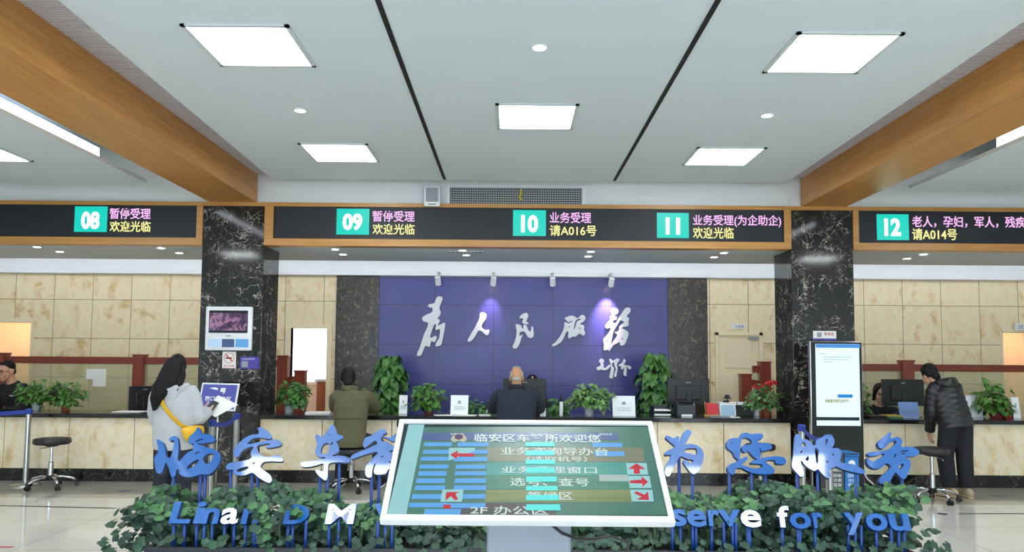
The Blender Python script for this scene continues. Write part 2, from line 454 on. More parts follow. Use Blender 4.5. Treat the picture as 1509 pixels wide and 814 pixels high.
# back wall in pieces round its openings
LX0, LX1, LH = -3.455, -2.885, 2.015
wb = MB()
wb.box(-7.5, LX0, 12, 12.12, 0, 2.85); wb.box(LX0, LX1, 12, 12.12, LH, 2.85); wb.box(LX1, -2.4, 12, 12.12, 0, 2.85)
wb.box(-8.6, -7.5, 12, 12.12, 2.075, 2.85)
wb.box(2.9, 7.66, 12, 12.12, 0, 2.85); wb.box(7.66, 8.6, 12, 12.12, 2.03, 2.85)
structure(wb.build('wall_back', M_wall))
structure(MB().box(-8.6, 8.6, 12.02, 12.12, 2.85, 3.5).build('wall_back_cove', white_paint))
structure(MB().box(-8.6, 8.6, 11.9, 12.0, 2.842, 2.90, 0.012).build('trim_cornice', white_paint))
structure(MB().box(-2.75, -2.08, 11.96, 12.1, 0, 2.842).build('wall_back_pilaster', M_marble2))
structure(MB().box(2.44, 3.055, 11.96, 12.1, 0, 2.842).build('wall_back_pilaster', M_marble2))
def blue_wall():
    m, nt, b = node_mat('blue_feature_panel')
    tc = nt.nodes.new('ShaderNodeTexCoord'); v = tc.outputs['Object']
    j1, _ = joints(nt, v, 'X', -1.215, 0.928, 0.012); j2, _ = joints(nt, v, 'Z', 1.152, 0.6225, 0.012)
    n = noise(nt, v, 1.2, 3)
    c = ramp(nt, n.outputs['Fac'], [(0.3, (54, 57, 122)), (0.7, (62, 65, 130))])
    c = mix(nt, math_n(nt, 'MAXIMUM', j1, j2), c, (34, 36, 84))
    nt.links.new(c, b.inputs['Base Color']); b.inputs['Roughness'].default_value = 0.32
    return m
structure(MB().box(-2.08, 2.44, 11.98, 12.1, 0, 2.835).build('wall_back_feature', blue_wall()))
# alcoves behind the two far openings
M_warm = mat('warm_plaster', (238, 208, 176), 0.8)
for x0, x1, h in ((-8.6, -7.5, 2.075), (7.66, 8.6, 2.03)):
    structure(MB().box(x0, x1, 12.9, 13.0, 0, h + 0.3).box(x0, x1, 12.12, 13.0, h + 0.3, h + 0.35).build('wall_alcove', M_warm))
    structure(MB().box(x0 + 0.1, x1 - 0.1, 12.16, 12.26, h + 0.22, h + 0.25).build('added_alcove_light', lamp_mat('added_alcove_glow', (255, 240, 220), 16.0)))  # unseen emitter added behind the header to brighten the alcove
    xi = x1 if x0 < 0 else x0
    structure(MB().box(xi - 0.02, xi + 0.02, 11.985, 12.9, 0, h + 0.02).box(x0, x1, 11.985, 12.13, h, h + 0.06).build('trim_alcove', mat('cream_frame', (236, 224, 190), 0.5)))
M_cream = mat('cream_door', (238, 222, 186), 0.45)
M_cream2 = mat('cream_door_frame', (240, 226, 192), 0.45)
# open doorway with a bright window in the room behind
fr = MB()
fr.box(LX0 - 0.075, LX0, 11.96, 12.14, 0, LH + 0.055); fr.box(LX1, LX1 + 0.075, 11.96, 12.14, 0, LH + 0.055); fr.box(LX0, LX1, 11.96, 12.14, LH, LH + 0.055)
structure(fr.build('door_2', M_cream2))
wx0, wx1 = -4.5, -3.06
structure(MB().box(-4.6, -2.4, 13.3, 13.4, 0, 1.13).box(-4.6, wx0, 13.3, 13.4, 1.13, 2.6).box(wx1, -2.4, 13.3, 13.4, 1.13, 2.6).box(wx0, wx1, 13.3, 13.4, 2.3, 2.6).build('wall_room_behind', mat('pinkish_plaster', (240, 222, 208), 0.8)))
structure(MB().box(-2.45, -2.4, 12.12, 13.3, 0, 2.6).box(-4.6, -4.55, 12.12, 13.3, 0, 2.6).build('wall_room_side', mat('pinkish_plaster', (240, 222, 208), 0.8)))
win = structure(MB().box(wx0, wx1, 13.32, 13.34, 1.13, 2.3).build('window_1', lamp_mat('bright_window_pane', (255, 255, 255), 2.2)))
fr = MB(); fr.box(wx0, wx0 + 0.05, 13.28, 13.33, 1.13, 2.3); fr.box(wx1 - 0.05, wx1, 13.28, 13.33, 1.13, 2.3); fr.box(wx0, wx1, 13.26, 13.33, 1.09, 1.14)
structure(fr.build('window_frame', M_white, win))
# right-hand cream door
DX0, DX1, DH = 3.226, 3.85, 1.946
fr = MB(); fr.box(DX0 - 0.055, DX0, 11.94, 12.02, 0, DH + 0.052, 0.006); fr.box(DX1, DX1 + 0.06, 11.94, 12.02, 0, DH + 0.052, 0.006); fr.box(DX0 - 0.055, DX1 + 0.06, 11.94, 12.02, DH, DH + 0.052, 0.006)
dr = structure(fr.build('door_1', M_cream2))
lf = MB(); lf.box(DX0, DX1, 11.965, 12.0, 0, DH)
for z0, z1 in ((0.12, 0.78), (0.86, 1.36), (1.44, 1.86)):
    lf.box(DX0 + 0.09, DX1 - 0.09, 11.955, 11.966, z0, z1, 0.004)
structure(lf.build('door_leaf', M_cream, dr))
structure(MB().box(DX1 - 0.16, DX1 - 0.02, 11.92, 11.965, DH - 0.06, DH - 0.02).build('door_closer', M_grey, dr))
structure(MB().cyl((DX0 + 0.06, 11.965, 0.98), (DX0 + 0.06, 11.92, 0.98), 0.012).cyl((DX0 + 0.06, 11.92, 0.98), (DX0 + 0.17, 11.92, 0.98), 0.010).build('door_handle', M_steel, dr))

# ================================================================ ceiling fittings
M_panel = lamp_mat('panel_diffuser', (244, 250, 255), PANEL_E)
M_pframe = mat('panel_frame', (206, 212, 214), 0.5, 0.0)
def ceiling_panel(label, x, y, z=3.75, s=0.36):
    t = thing('ceiling_light', label, 'ceiling light', (x, y, z), 'square ceiling light panels')
    f = MB()
    for a, b, c, d in ((-s, s, -s, -s + 0.03), (-s, s, s - 0.03, s), (-s, -s + 0.03, -s, s), (s - 0.03, s, -s, s)):
        f.box(x + a, x + b, y + c, y + d, z - 0.014, z)
    f.build('frame', M_pframe, t)
    MB().box(x - s + 0.03, x + s - 0.03, y - s + 0.03, y + s - 0.03, z - 0.007, z - 0.001).build('diffuser', M_panel, t)
ceiling_panel('large square ceiling light at upper left, nearest on that side', -1.85, 5.29)
ceiling_panel('large square ceiling light at upper right, nearest on that side', 2.25, 5.34)
ceiling_panel('square ceiling light in the middle between the two black slots', 0.205, 6.82)
ceiling_panel('smaller-looking square ceiling light farther back on the left of the slots', -1.85, 8.09)
ceiling_panel('smaller-looking square ceiling light farther back on the right of the slots', 2.255, 8.12)
ceiling_panel('square ceiling light in the left side ceiling beyond the wooden beam', -5.36, 7.52, 3.58, 0.36)
ceiling_panel('square ceiling light in the right side ceiling beyond the wooden beam', 6.02, 7.5, 3.58, 0.36)
for x, y in ((0.205, 4.0), (-1.85, 2.6), (2.25, 2.6), (-1.85, 1.0), (2.25, 1.0), (0.205, -0.4), (-1.85, -1.8), (2.25, -1.8), (0.205, -3.4)):
    ceiling_panel('square ceiling light over the entrance side of the hall', x, y)
for x in (-5.36, 6.02):
    for y in (4.2, 0.9, -2.4): ceiling_panel('square ceiling light over the entrance side of the hall', x, y, 3.58)
M_down = lamp_mat('downlight_lens', (255, 255, 252), DOWN_E)
M_down2 = lamp_mat('soffit_downlight_lens', (255, 250, 238), SOFFIT_E)
def downlight(label, x, y, z, r=0.055, group=None):
    t = thing('downlight', label, 'downlight', (x, y, z), group)
    MB().lathe([(r, z), (r, z - 0.006), (r * 0.8, z - 0.010), (r * 0.76, z - 0.004), (r * 0.76, z)], (x, y, 0)).build('trim_ring', M_white, t, smooth=True)
    MB().lathe([(r * 0.75, z - 0.001), (r * 0.75, z - 0.005), (r * 0.3, z - 0.007)], (x, y, 0)).build('lens', M_down2 if group else M_down, t)
downlight('round ceiling downlight above the middle light panel', 0.18, 5.27, 3.75, 0.062)
downlight('round ceiling downlight left of the left black slot', -1.897, 6.69, 3.75, 0.062)
downlight('round ceiling downlight right of the right black slot', 2.269, 6.73, 3.75, 0.062)
for lb, x, y in (('left-end downlight under the counter 08 sign, front one', -6.157, 9.86), ('left-end downlight under the counter 08 sign, back one', -6.12, 10.30),
        ('downlight under the counter 08 sign beside the left column, front one', -4.56, 9.88), ('downlight under the counter 08 sign beside the left column, back one', -4.52, 10.33),
        ('front downlight under the counter 09 sign', -2.30, 9.88), ('back downlight under the counter 09 sign', -2.306, 10.37),
        ('front downlight left of the counter 10 sign', -0.65, 9.90), ('back downlight left of the counter 10 sign', -0.626, 10.35),
        ('front downlight under the counter 10 sign', 1.021, 9.92), ('back downlight under the counter 10 sign', 1.034, 10.37),
        ('front downlight under the counter 11 sign', 2.76, 9.94), ('back downlight under the counter 11 sign', 2.745, 10.37),
        ('front downlight under the counter 12 sign', 5.362, 9.93), ('back downlight under the counter 12 sign', 5.366, 10.36)):
    downlight('round ' + lb, x, y, 2.965, 0.06, 'soffit downlights')
structure(MB().box(-8.5, 8.5, 11.035, 11.075, 3.101, 3.125).build('trim_cove_strip', lamp_mat('cove_led', (246, 246, 255), COVE_E)))
sv = thing('soffit_vent', 'small slotted vent in the soffit left of counter 10', 'vent', (-0.62, 10.06, 2.965))
MB().box(-0.86, -0.38, 9.99, 10.13, 2.958, 2.966).build('frame', white_paint, sv)
g = MB()
for k in range(9): g.box(-0.84 + k * 0.05, -0.815 + k * 0.05, 10.01, 10.11, 2.955, 2.959)
g.build('slats', M_grey, sv)
# long air vent and loudspeaker on the bulkhead
VX0, VX1, VZ0, VZ1 = -0.80, 0.88, 3.52, 3.73
av = thing('air_vent', 'long white air vent grille on the bulkhead above counter 10', 'vent', (0.04, 9.63, VZ0))
f = MB(); f.box(VX0 - 0.04, VX1 + 0.04, 9.61, 9.64, VZ1, VZ1 + 0.02); f.box(VX0 - 0.04, VX1 + 0.04, 9.61, 9.64, VZ0 - 0.02, VZ0)
f.box(VX0 - 0.04, VX0, 9.61, 9.64, VZ0, VZ1); f.box(VX1, VX1 + 0.04, 9.61, 9.64, VZ0, VZ1); f.build('frame', M_white, av)
MB().box(VX0, VX1, 9.632, 9.639, VZ0, VZ1).build('backing', mat('vent_dark', (52, 54, 58), 0.7), av)
g = MB()
for k in range(7): z = VZ0 + 0.015 + k * 0.03; g.box(VX0, VX1, 9.612, 9.622, z, z + 0.009)
for k in range(56): x = VX0 + 0.015 + k * 0.03; g.box(x, x + 0.007, 9.622, 9.632, VZ0, VZ1)
g.build('louvre_grille', mat('vent_slat', (176, 178, 178), 0.5), av)
c = P(767, 286, 9.6)
tag(MB().loft([(c.x, 9.605, c.z + 0.06), (c.x + 0.012, 9.60, c.z + 0.02), (c.x - 0.012, 9.60, c.z - 0.03), (c.x + 0.008, 9.602, c.z - 0.08)], 0.014, 0.004, seg=8).build('ribbon', mat('yellow_ribbon', (206, 178, 60), 0.7), loc=(c.x, 9.6, c.z)),
    'small yellow ribbon tied to the long air vent', 'ribbon')
c = P(636, 289, 9.5)
sp = thing('wall_speaker', 'white wall loudspeaker left of the long air vent', 'loudspeaker', (c.x, 9.62, c.z - 0.12))
Mt = Matrix.Translation((c.x, 9.53, c.z)) @ Matrix.Rotation(0.12, 4, 'X') @ Matrix.Rotation(0.15, 4, 'Z')
b = MB(); b.box(-0.1, 0.1, -0.05, 0.07, -0.125, 0.125, 0.012, Mt); b.box(c.x - 0.03, c.x + 0.03, 9.58, 9.64, c.z - 0.05, c.z + 0.05); b.build('cabinet', M_white, sp, auto=True)
MB().box(-0.078, 0.078, -0.056, -0.049, -0.07, 0.105, 0.0, Mt).build('speaker_grille', mat('speaker_mesh', (150, 152, 156), 0.7), sp)
MB().box(-0.05, 0.05, -0.054, -0.049, -0.105, -0.095, 0.0, Mt).build('badge', M_black, sp)

# ================================================================ LED queue displays in their wooden fascia
M_led = mat('led_matrix', (24, 29, 35), 0.55)
M_teal = screen_mat('led_teal', (20, 214, 196), 1.0)
M_ledw = screen_mat('led_white', (235, 255, 250), 2.2)
M_ledp = screen_mat('led_pink', (250, 190, 248), 1.1)
M_ledy = screen_mat('led_yellow', (250, 244, 160), 1.1)
structure(MB().box(-8.6, 8.6, 9.585, 9.66, 3.462, 3.512).build('trim_fascia', M_oakx))
def led_display(name, label, x0, x1, wx0, wx1, tiles):
    z0, z1 = 3.052, 3.462
    t = thing(name, label, 'display', ((x0 + x1) / 2, 9.6, 2.962), 'LED counter displays')
    MB().box(x0, x1, 9.60, 9.66, z0, z1 - 0.002).build('screen', M_led, t)
    f = MB(); f.box(wx0, wx1, 9.585, 9.76, 2.962, z0, 0.003)
    f.box(wx0, x0, 9.585, 9.66, z0, 3.461); f.box(x1, wx1, 9.585, 9.66, z0, 3.461); f.build('wood_frame', M_oakx, t)
    b = MB(); b.box(x0, x1, 9.592, 9.6, z0, z0 + 0.016); b.box(x0, x0 + 0.012, 9.592, 9.6, z0, z1); b.box(x1 - 0.012, x1, 9.592, 9.6, z0, z1)
    b.build('bezel', M_black, t)
    F = FRONT(9.596)
    for tile, num, nb, lines in tiles:
        a = pbox(*tile, 9.6)
        tl = MB().box(a[0], a[2], 9.596, 9.6, a[1], a[3]).build('number_tile', M_teal, t)
        o = glyphs('number', num, M_ledw, F, pbox(*nb, 9.6), tl, 0.004, bold=0.04)
        for s, bx, m in lines:
            o = glyphs('text_line', s, m, F, pbox(*bx, 9.6), t, 0.004, bold=0.012)
led_display('led_display', 'black LED counter display reading 08 at far left', -8.6, -3.99, -8.6, -3.914,
    [((110, 304.5, 158, 342), '08', (120, 312, 147, 338), [('暂停受理', (162, 307, 222, 323), M_ledp), ('欢迎光临', (162, 326, 222, 342), M_ledy)])])
led_display('led_display', 'long black LED counter display reading 09, 10 and 11', -3.02, 3.427, -3.133, 3.516,
    [((496, 308, 544, 346), '09', (505, 315, 534, 340), [('暂停受理', (549, 311, 611, 327), M_ledp), ('欢迎光临', (549, 330, 611, 346), M_ledy)]),
     ((756, 310, 804.5, 348), '10', (768, 317, 793, 343), [('业务受理', (810, 313, 871, 329), M_ledp), ('请A016号', (810, 332, 879, 348), M_ledy)]),
     ((968, 314, 1015, 351), '11', (981, 321, 1002, 346), [('业务受理(为企助企)', (1021, 317, 1151, 335), M_ledp), ('欢迎光临', (1021, 335, 1081, 352), M_ledy)])])
led_display('led_display', 'black LED counter display reading 12 at far right', 4.37, 8.6, 4.299, 8.6,
    [((1292, 316, 1339, 354), '12', (1303, 322, 1327, 348), [('老人，孕妇，军人，残疾人', (1344, 319, 1526, 336), M_ledp), ('请A014号', (1344, 337, 1410, 354), M_ledy)])])
# ================================================================ counters and partitions
CT, CY0, CY1 = 0.84, 9.58, 10.28
def counter(label, x0, x1, cuts):
    t = thing('service_counter', label, 'counter', ((x0 + x1) / 2, 9.9, 0))
    MB().box(x0, x1, CY0, CY1, CT - 0.052, CT, 0.008).build('countertop', M_granite, t)
    MB().box(x0, x1, 9.67, 10.2, 0, CT - 0.052).build('carcass', mat('counter_core', (70, 62, 50), 0.7), t)
    MB().box(x0, x1, 9.655, 9.67, 0, 0.152).build('plinth', M_plinth, t)
    xs = [x0] + [c for c in cuts if x0 < c < x1] + [x1]
    for a, b in zip(xs, xs[1:]):
        MB().box(a + 0.004, b - 0.004, 9.64, 9.67, 0.156, CT - 0.054, 0.003).build('front_panel', M_counter, t)
    MB().box(x0, x1, CY1 - 0.08, 10.68, 0.68, 0.72).box(x0, x1, 10.63, 10.67, 0, 0.68).build('work_desk', mat('desk_laminate', (196, 160, 120), 0.5), t)
    return t
counter('left onyx-fronted service counter with black granite top, under the 08 sign', -8.59, -3.914, [-7.95, -7.14, -6.316, -5.51, -4.695])
counter('long middle onyx-fronted service counter with black granite top between the two columns', -3.133, 3.49, [-2.355, -1.489, -0.66, 0.17, 1.0, 1.826, 2.651])
counter('right onyx-fronted service counter with black granite top, under the 12 sign', 4.299, 8.59, [4.915, 5.723, 6.53, 7.34, 8.15])
def frosted():
    m, nt, b = node_mat('frosted_glass')
    b.inputs['Base Color'].default_value = (*lin((222, 218, 186)), 1); b.inputs['Roughness'].default_value = 0.35
    tr = nt.nodes.new('ShaderNodeBsdfTransparent'); tr.inputs[0].default_value = (0.92, 0.95, 0.9, 1)
    mx = nt.nodes.new('ShaderNodeMixShader'); mx.inputs[0].default_value = 0.28
    nt.links.new(tr.outputs[0], mx.inputs[1]); nt.links.new(b.outputs[0], mx.inputs[2])
    nt.links.new(mx.outputs[0], nt.nodes['Material Output'].inputs[0])
    return m
M_frost = frosted()
PY = 11.55
def partition(label, x0, x1, zt, posts, zb=0.0):
    t = thing('office_partition', label, 'partition', ((x0 + x1) / 2, PY, 0))
    zr = zt - 0.105
    MB().box(x0, x1, PY - 0.03, PY + 0.03, zr, zt, 0.006).build('top_rail', M_redwood, t)
    MB().box(x0, x1, PY - 0.006, PY + 0.006, 0.45, zr).build('frosted_pane', M_frost, t)
    MB().box(x0, x1, PY - 0.02, PY + 0.02, zb, 0.45).build('lower_panel', M_redwood, t)
    for px, zp, w in posts:
        MB().box(px - w / 2, px + w / 2, PY - 0.08, PY + 0.08, 0, zp - 0.025).box(px - w / 2 - 0.012, px + w / 2 + 0.012, PY - 0.092, PY + 0.092, zp - 0.025, zp, 0.006).build('post', M_redwoodz, t)
    return t
partition('red wood partition with frosted panes behind the left counter', -8.55, -4.0, P(100, 525.8, PY).z, [(P(3, 530, PY).x, P(3, 520, PY).z, 0.15), (P(207, 530, PY).x, P(207, 522.5, PY).z, 0.15)])
partition('red wood partition with frosted panes behind the right counter', 4.35, 8.55, P(1400, 537.6, PY).z, [(P(1335, 540, PY).x, P(1335, 531, PY).z, 0.17)])
def stepped(label, xa, za, xb, zb, x_end):
    t = thing('office_partition', label, 'partition', (xa, PY, 0))
    for x, z in ((xa, za), (xb, zb)):
        MB().box(x - 0.075, x + 0.075, PY - 0.08, PY + 0.08, 0, z - 0.025).box(x - 0.085, x + 0.085, PY - 0.09, PY + 0.09, z - 0.025, z, 0.006).build('post', M_redwoodz, t)
    s = 1 if x_end > xa else -1
    MB().box(min(xa, x_end), max(xa, x_end), PY - 0.03, PY + 0.03, za - 0.17, za - 0.065, 0.005).build('top_rail', M_redwood, t)
    MB().box(min(xa, x_end), max(xa, x_end), PY - 0.006, PY + 0.006, 0.45, za - 0.17).build('frosted_pane', M_frost, t)
    lo, hi = min(xa, xb), max(xa, xb)
    MB().prism([(xb, PY - 0.03, zb - 0.17), (xb, PY - 0.03, zb - 0.07), (xa, PY - 0.03, zb - 0.12), (xa, PY - 0.03, zb - 0.23)], (0, 0.06, 0)).build('sloping_rail', M_redwood, t)
    MB().box(lo, hi, PY - 0.006, PY + 0.006, 0.45, zb - 0.19).build('frosted_pane', M_frost, t)
    MB().box(lo, hi, PY - 0.02, PY + 0.02, 0, 0.45).build('lower_panel', M_redwood, t)
stepped('stepped red wood partition end beside the right column, before the cream door', P(1126, 540, PY).x, P(1126, 533, PY).z, P(1098, 560, PY).x, P(1098, 551, PY).z, 3.62)
stepped('stepped red wood partition end beside the left column, before the bright doorway', P(418, 540, PY).x, P(418, 524, PY).z, P(443, 560, PY).x, P(443, 546, PY).z, -3.75)
# papers stuck on the left frosted pane
for lb, bx in (('small white notice stuck on the left frosted pane, left one', (127, 544, 137, 559)), ('larger white notice stuck on the left frosted pane, right one', (137, 544, 156, 570))):
    a = pbox(*bx, PY - 0.01)
    tag(MB().box(a[0], a[2], PY - 0.012, PY - 0.007, a[1], a[3]).build('notice', M_paper, loc=(a[0], PY - 0.01, a[1])), lb, 'notice')
# cabinet in the bright room behind the open doorway
t = thing('side_cabinet', 'orange wood side cabinet with white top seen through the bright doorway', 'cabinet', (-2.95, 12.7, 0))
MB().box(-3.12, -2.48, 12.35, 12.95, 0, 1.17).build('body', mat('orange_wood', (186, 104, 66), 0.5, vary=0.12, vscale=6), t)
MB().box(-3.15, -2.46, 12.33, 12.97, 1.17, 1.21, 0.004).build('top', M_white, t)
MB().box(-3.10, -2.80, 12.335, 12.35, 0.1, 1.12, 0.004).build('door', mat('orange_wood', (186, 104, 66), 0.5), t)
# door signs
for lb, bx in (('small white room sign above the cream door', (1077, 478, 1098, 485)), ('small white room sign above the right-hand opening', (1495, 477, 1512, 487))):
    a = pbox(*bx, 11.94)
    t = thing('room_sign', lb, 'sign', ((a[0] + a[2]) / 2, 11.98, a[1]))
    MB().box(a[0], a[2], 11.93, 11.95, a[1], a[3], 0.003).box((a[0] + a[2]) / 2 - 0.02, (a[0] + a[2]) / 2 + 0.02, 11.95, 12.0, a[1] + 0.01, a[3] - 0.01).build('plate', M_white, t)
    w = a[2] - a[0]
    glyphs('lettering', '业务室', mat('ink_blue', (60, 66, 120), 0.6), FRONT(11.929), (a[0] + w * 0.3, a[1] + 0.018, a[2] - w * 0.1, a[3] - 0.018), t, 0.001)

# ================================================================ blue wall lettering (hand-brushed strokes, traced as outlines)
def traced(loops, ox, oy, s, fn):
    return [[fn(ox + x * s, oy + y * s) for x, y in lp] for lp in loops]
M_chalk = mat('brushed_white_letters', (222, 228, 232), 0.35)
WALLC = [
 ('tall white brush character, first from the left on the blue wall', 605, 430, .1228, [[(330,62),(382,70),(378,105),(352,175),(346,215),(362,245),(352,285),(322,328),(345,335),(350,355),(328,398),(340,408),(402,375),(415,385),(408,450),(395,520),(380,590),(368,635),(330,655),(303,650),(315,610),(345,560),(355,500),(352,450),(330,452),(308,460),(302,440),(308,400),(300,385),(285,395),(265,440),(245,500),(232,550),(255,555),(300,535),(312,550),(300,590),(285,605),(262,595),(245,600),(238,640),(225,662),(180,652),(160,690),(130,760),(100,775),(80,768),(82,740),(110,680),(140,590),(165,510),(195,450),(215,385),(200,370),(160,360),(143,335),(148,310),(180,285),(235,262),(262,245),(268,215),(262,195),(230,190),(213,170),(222,155),(265,148),(292,135),(305,95)]]),
 ('simple two-stroke white brush character, second from the left on the blue wall', 680, 450, .07375, [[(390,150),(440,150),(490,175),(500,210),(485,280),(440,340),(405,410),(410,450),(455,490),(500,500),(535,490),(558,510),(540,580),(510,600),(470,580),(430,540),(395,515),(340,508),(310,550),(260,640),(210,700),(160,733),(130,725),(130,690),(165,630),(215,540),(265,465),(300,390),(340,310),(365,230),(368,180)]]),
 ('white brush character with a separate top stroke, third on the blue wall', 745, 450, .0921, [[(225,195),(265,150),(320,128),(350,135),(362,175),(340,225),(330,260),(360,285),(355,305),(325,298),(280,290),(270,260),(285,215),(262,205),(230,212)], [(165,310),(200,310),(240,325),(262,370),(285,375),(285,330),(310,310),(340,340),(360,400),(395,425),(410,400),(415,350),(432,338),(440,380),(448,480),(430,515),(395,525),(355,505),(330,460),(305,425),(270,418),(235,430),(218,465),(225,495),(268,480),(250,520),(235,580),(210,640),(180,685),(150,693),(115,675),(125,640),(150,580),(170,500),(178,430),(172,370)]]),
 ('white brush character with a long left sweep, fourth on the blue wall', 805, 455, .07985, [[(345,180),(400,150),(460,135),(520,148),(560,180),(600,170),(640,130),(690,125),(718,170),(705,215),(670,250),(620,290),(680,305),(697,345),(690,400),(712,440),(690,498),(650,480),(610,462),(575,485),(540,518),(490,515),(455,530),(425,548),(405,530),(408,480),(405,420),(385,418),(355,455),(320,540),(275,610),(215,655),(150,690),(115,692),(110,670),(150,640),(215,570),(265,500),(305,420),(330,340),(340,260),(360,255),(400,280),(440,265),(485,240),(490,215),(450,235),(405,250),(370,215)], [(600,185),(638,190),(640,205),(590,225),(565,250),(550,300),(530,360),(510,390),(500,380),(510,330),(525,270),(545,215)], [(412,332),(440,325),(440,345),(420,350)], [(595,375),(630,350),(640,360),(610,388)]]),
 ('dense white brush character under the bright spotlight, fifth on the blue wall', 880, 445, .0984, [[(240,100),(300,110),(315,150),(290,185),(250,200),(290,230),(285,265),(240,280),(225,300),(265,330),(300,290),(340,220),(400,130),(430,95),(480,95),(497,130),(480,170),(440,210),(445,230),(472,245),(465,300),(465,350),(430,370),(390,375),(345,405),(330,395),(345,360),(400,310),(385,290),(345,275),(320,310),(285,370),(250,425),(232,480),(220,540),(205,620),(190,690),(165,710),(130,725),(100,720),(100,660),(95,560),(140,510),(180,460),(205,400),(190,385),(150,400),(120,385),(130,340),(170,300),(200,260),(190,235),(215,190),(200,160),(215,115)], [(148,580),(162,580),(160,605),(148,605)], [(265,460),(310,445),(340,410),(390,410),(460,455),(465,490),(440,570),(405,640),(370,655),(345,645),(335,605),(290,625),(240,650),(204,700),(180,735),(168,728),(194,670),(232,610),(280,545),(300,500),(285,480)], [(365,545),(385,540),(378,570),(362,572)]]),
 ('small white handwritten signature below the blue wall lettering', 870, 520, .0553, [[(235,240),(255,190),(300,165),(350,195),(355,240),(335,265),(345,300),(345,380),(350,410),(410,410),(460,370),(500,330),(525,340),(510,395),(460,440),(400,465),(330,465),(290,445),(255,460),(200,465),(170,430),(185,395),(235,370),(268,355),(265,300),(270,265)], [(505,180),(545,175),(600,225),(700,170),(760,175),(755,215),(715,270),(710,310),(695,340),(715,390),(715,450),(700,560),(680,630),(655,650),(635,625),(645,560),(670,480),(675,430),(650,370),(635,320),(640,270),(590,270),(565,300),(585,370),(620,400),(620,460),(605,560),(590,670),(555,690),(510,665),(515,600),(535,500),(550,400),(540,330),(525,260)], [(880,200),(905,175),(935,210),(925,260),(895,300),(880,320),(930,335),(955,350),(960,430),(955,560),(945,620),(925,625),(885,590),(885,530),(905,440),(905,400),(880,390),(870,430),(830,440),(815,410),(825,370),(800,355),(760,355),(765,325),(830,295),(865,250)], [(975,350),(1010,345),(1080,390),(1065,430),(1030,440),(1000,400)]]),
]
WY = 11.955
def wall_pt(u, v):
    p = P(u, v, WY); return (p.x, p.z)
for lb, ox, oy, s, loops in WALLC:
    lp = traced(loops, ox, oy, s, wall_pt)
    cx = sum(p[0] for p in lp[0]) / len(lp[0]); cz = min(p[1] for p in lp[0])
    o = outline_mesh('wall_signature' if 'signature' in lb else 'wall_character', lp, FRONT(WY), 0.03, 0.003, M_chalk, loc=(cx, WY, cz))
    tag(o, lb, 'lettering', None if 'signature' in lb else 'brush characters on the blue wall')
# four track spotlights over the blue wall
M_spot_on = lamp_mat('spot_lens_lit', (255, 214, 150), 12.0)
for lb, u, on in (('unlit white spotlight at the left above the blue wall', 645.5, 0), ('dimly lit white spotlight above the second brush character', 727, 1), ('unlit white spotlight above the fourth brush character', 814.5, 0), ('brightly lit white spotlight above the fifth brush character', 901, 2)):
    top = P(u, 409, 11.7); x = top.x
    t = thing('spotlight', lb, 'spotlight', (x, 11.7, 2.74), 'spotlights above the blue wall')
    MB().box(x - 0.02, x + 0.02, 11.66, 11.9, 2.87, 2.885).cyl((x, 11.7, 2.79), (x, 11.7, 2.88), 0.012).build('bracket', M_steel, t)
    d = Vector((-0.10 if on else 0.05, 0.52, -0.9)).normalized(); c = Vector((x, 11.7, 2.745))
    MB().cyl(c - d * 0.065, c + d * 0.065, 0.043, 0.046).build('housing', M_white, t, auto=True)
    MB().cyl(c + d * 0.0655, c + d * 0.07, 0.036, 0.036).build('lens', M_spot_on if on else M_grey, t)
    if on:
        l = lamp('spot_beam', 'SPOT', c + d * 0.10, (0, 0, 0), 210 if on == 2 else 45, (1.0, 0.62, 0.86), spot_size=math.radians(58), spot_blend=1.0, shadow_soft_size=0.03)
        l.rotation_euler = d.to_track_quat('-Z', 'Y').to_euler()
# ================================================================ planter with the blue standing letters
GY0, GY1, GZ = 4.72, 5.52, 0.40
gx0, gx1 = P(212, 806, GY0).x, P(1352, 806, GY0).x
t = thing('planter_box', 'long low black planter box full of green shrubs', 'planter', ((gx0 + gx1) / 2, (GY0 + GY1) / 2, 0))
pm = MB(); th = 0.03
pm.box(gx0, gx1, GY0, GY0 + th, 0, GZ, 0.004); pm.box(gx0, gx1, GY1 - th, GY1, 0, GZ, 0.004)
pm.box(gx0, gx0 + th, GY0 + th, GY1 - th, 0, GZ, 0.004); pm.box(gx1 - th, gx1, GY0 + th, GY1 - th, 0, GZ, 0.004); pm.box(gx0 + th, gx1 - th, GY0 + th, GY1 - th, 0, 0.03)
pm.build('box', mat('planter_black', (30, 34, 40), 0.35), t)
MB().box(gx0 + th, gx1 - th, GY0 + th, GY1 - th, 0.03, GZ - 0.05).build('soil', M_soil, t)
TILT = math.radians(22)
def letter_plane(Y, z):
    return plane_frame((0, Y, z), (1, 0, 0), (0, math.sin(TILT), math.cos(TILT)))
def on_plane(F):
    n = F.to_3x3().col[2]; o = F.translation; Fi = F.inverted(); e = Vector((0, 0, EYE))
    def fn(u, v):
        d = ray(u, v); tt = (o - e).dot(n) / d.dot(n); q = Fi @ (e + d * tt); return (q.x, q.y)
    return fn
FC = letter_plane(5.27, 0.72); FE = letter_plane(4.80, 0.575)
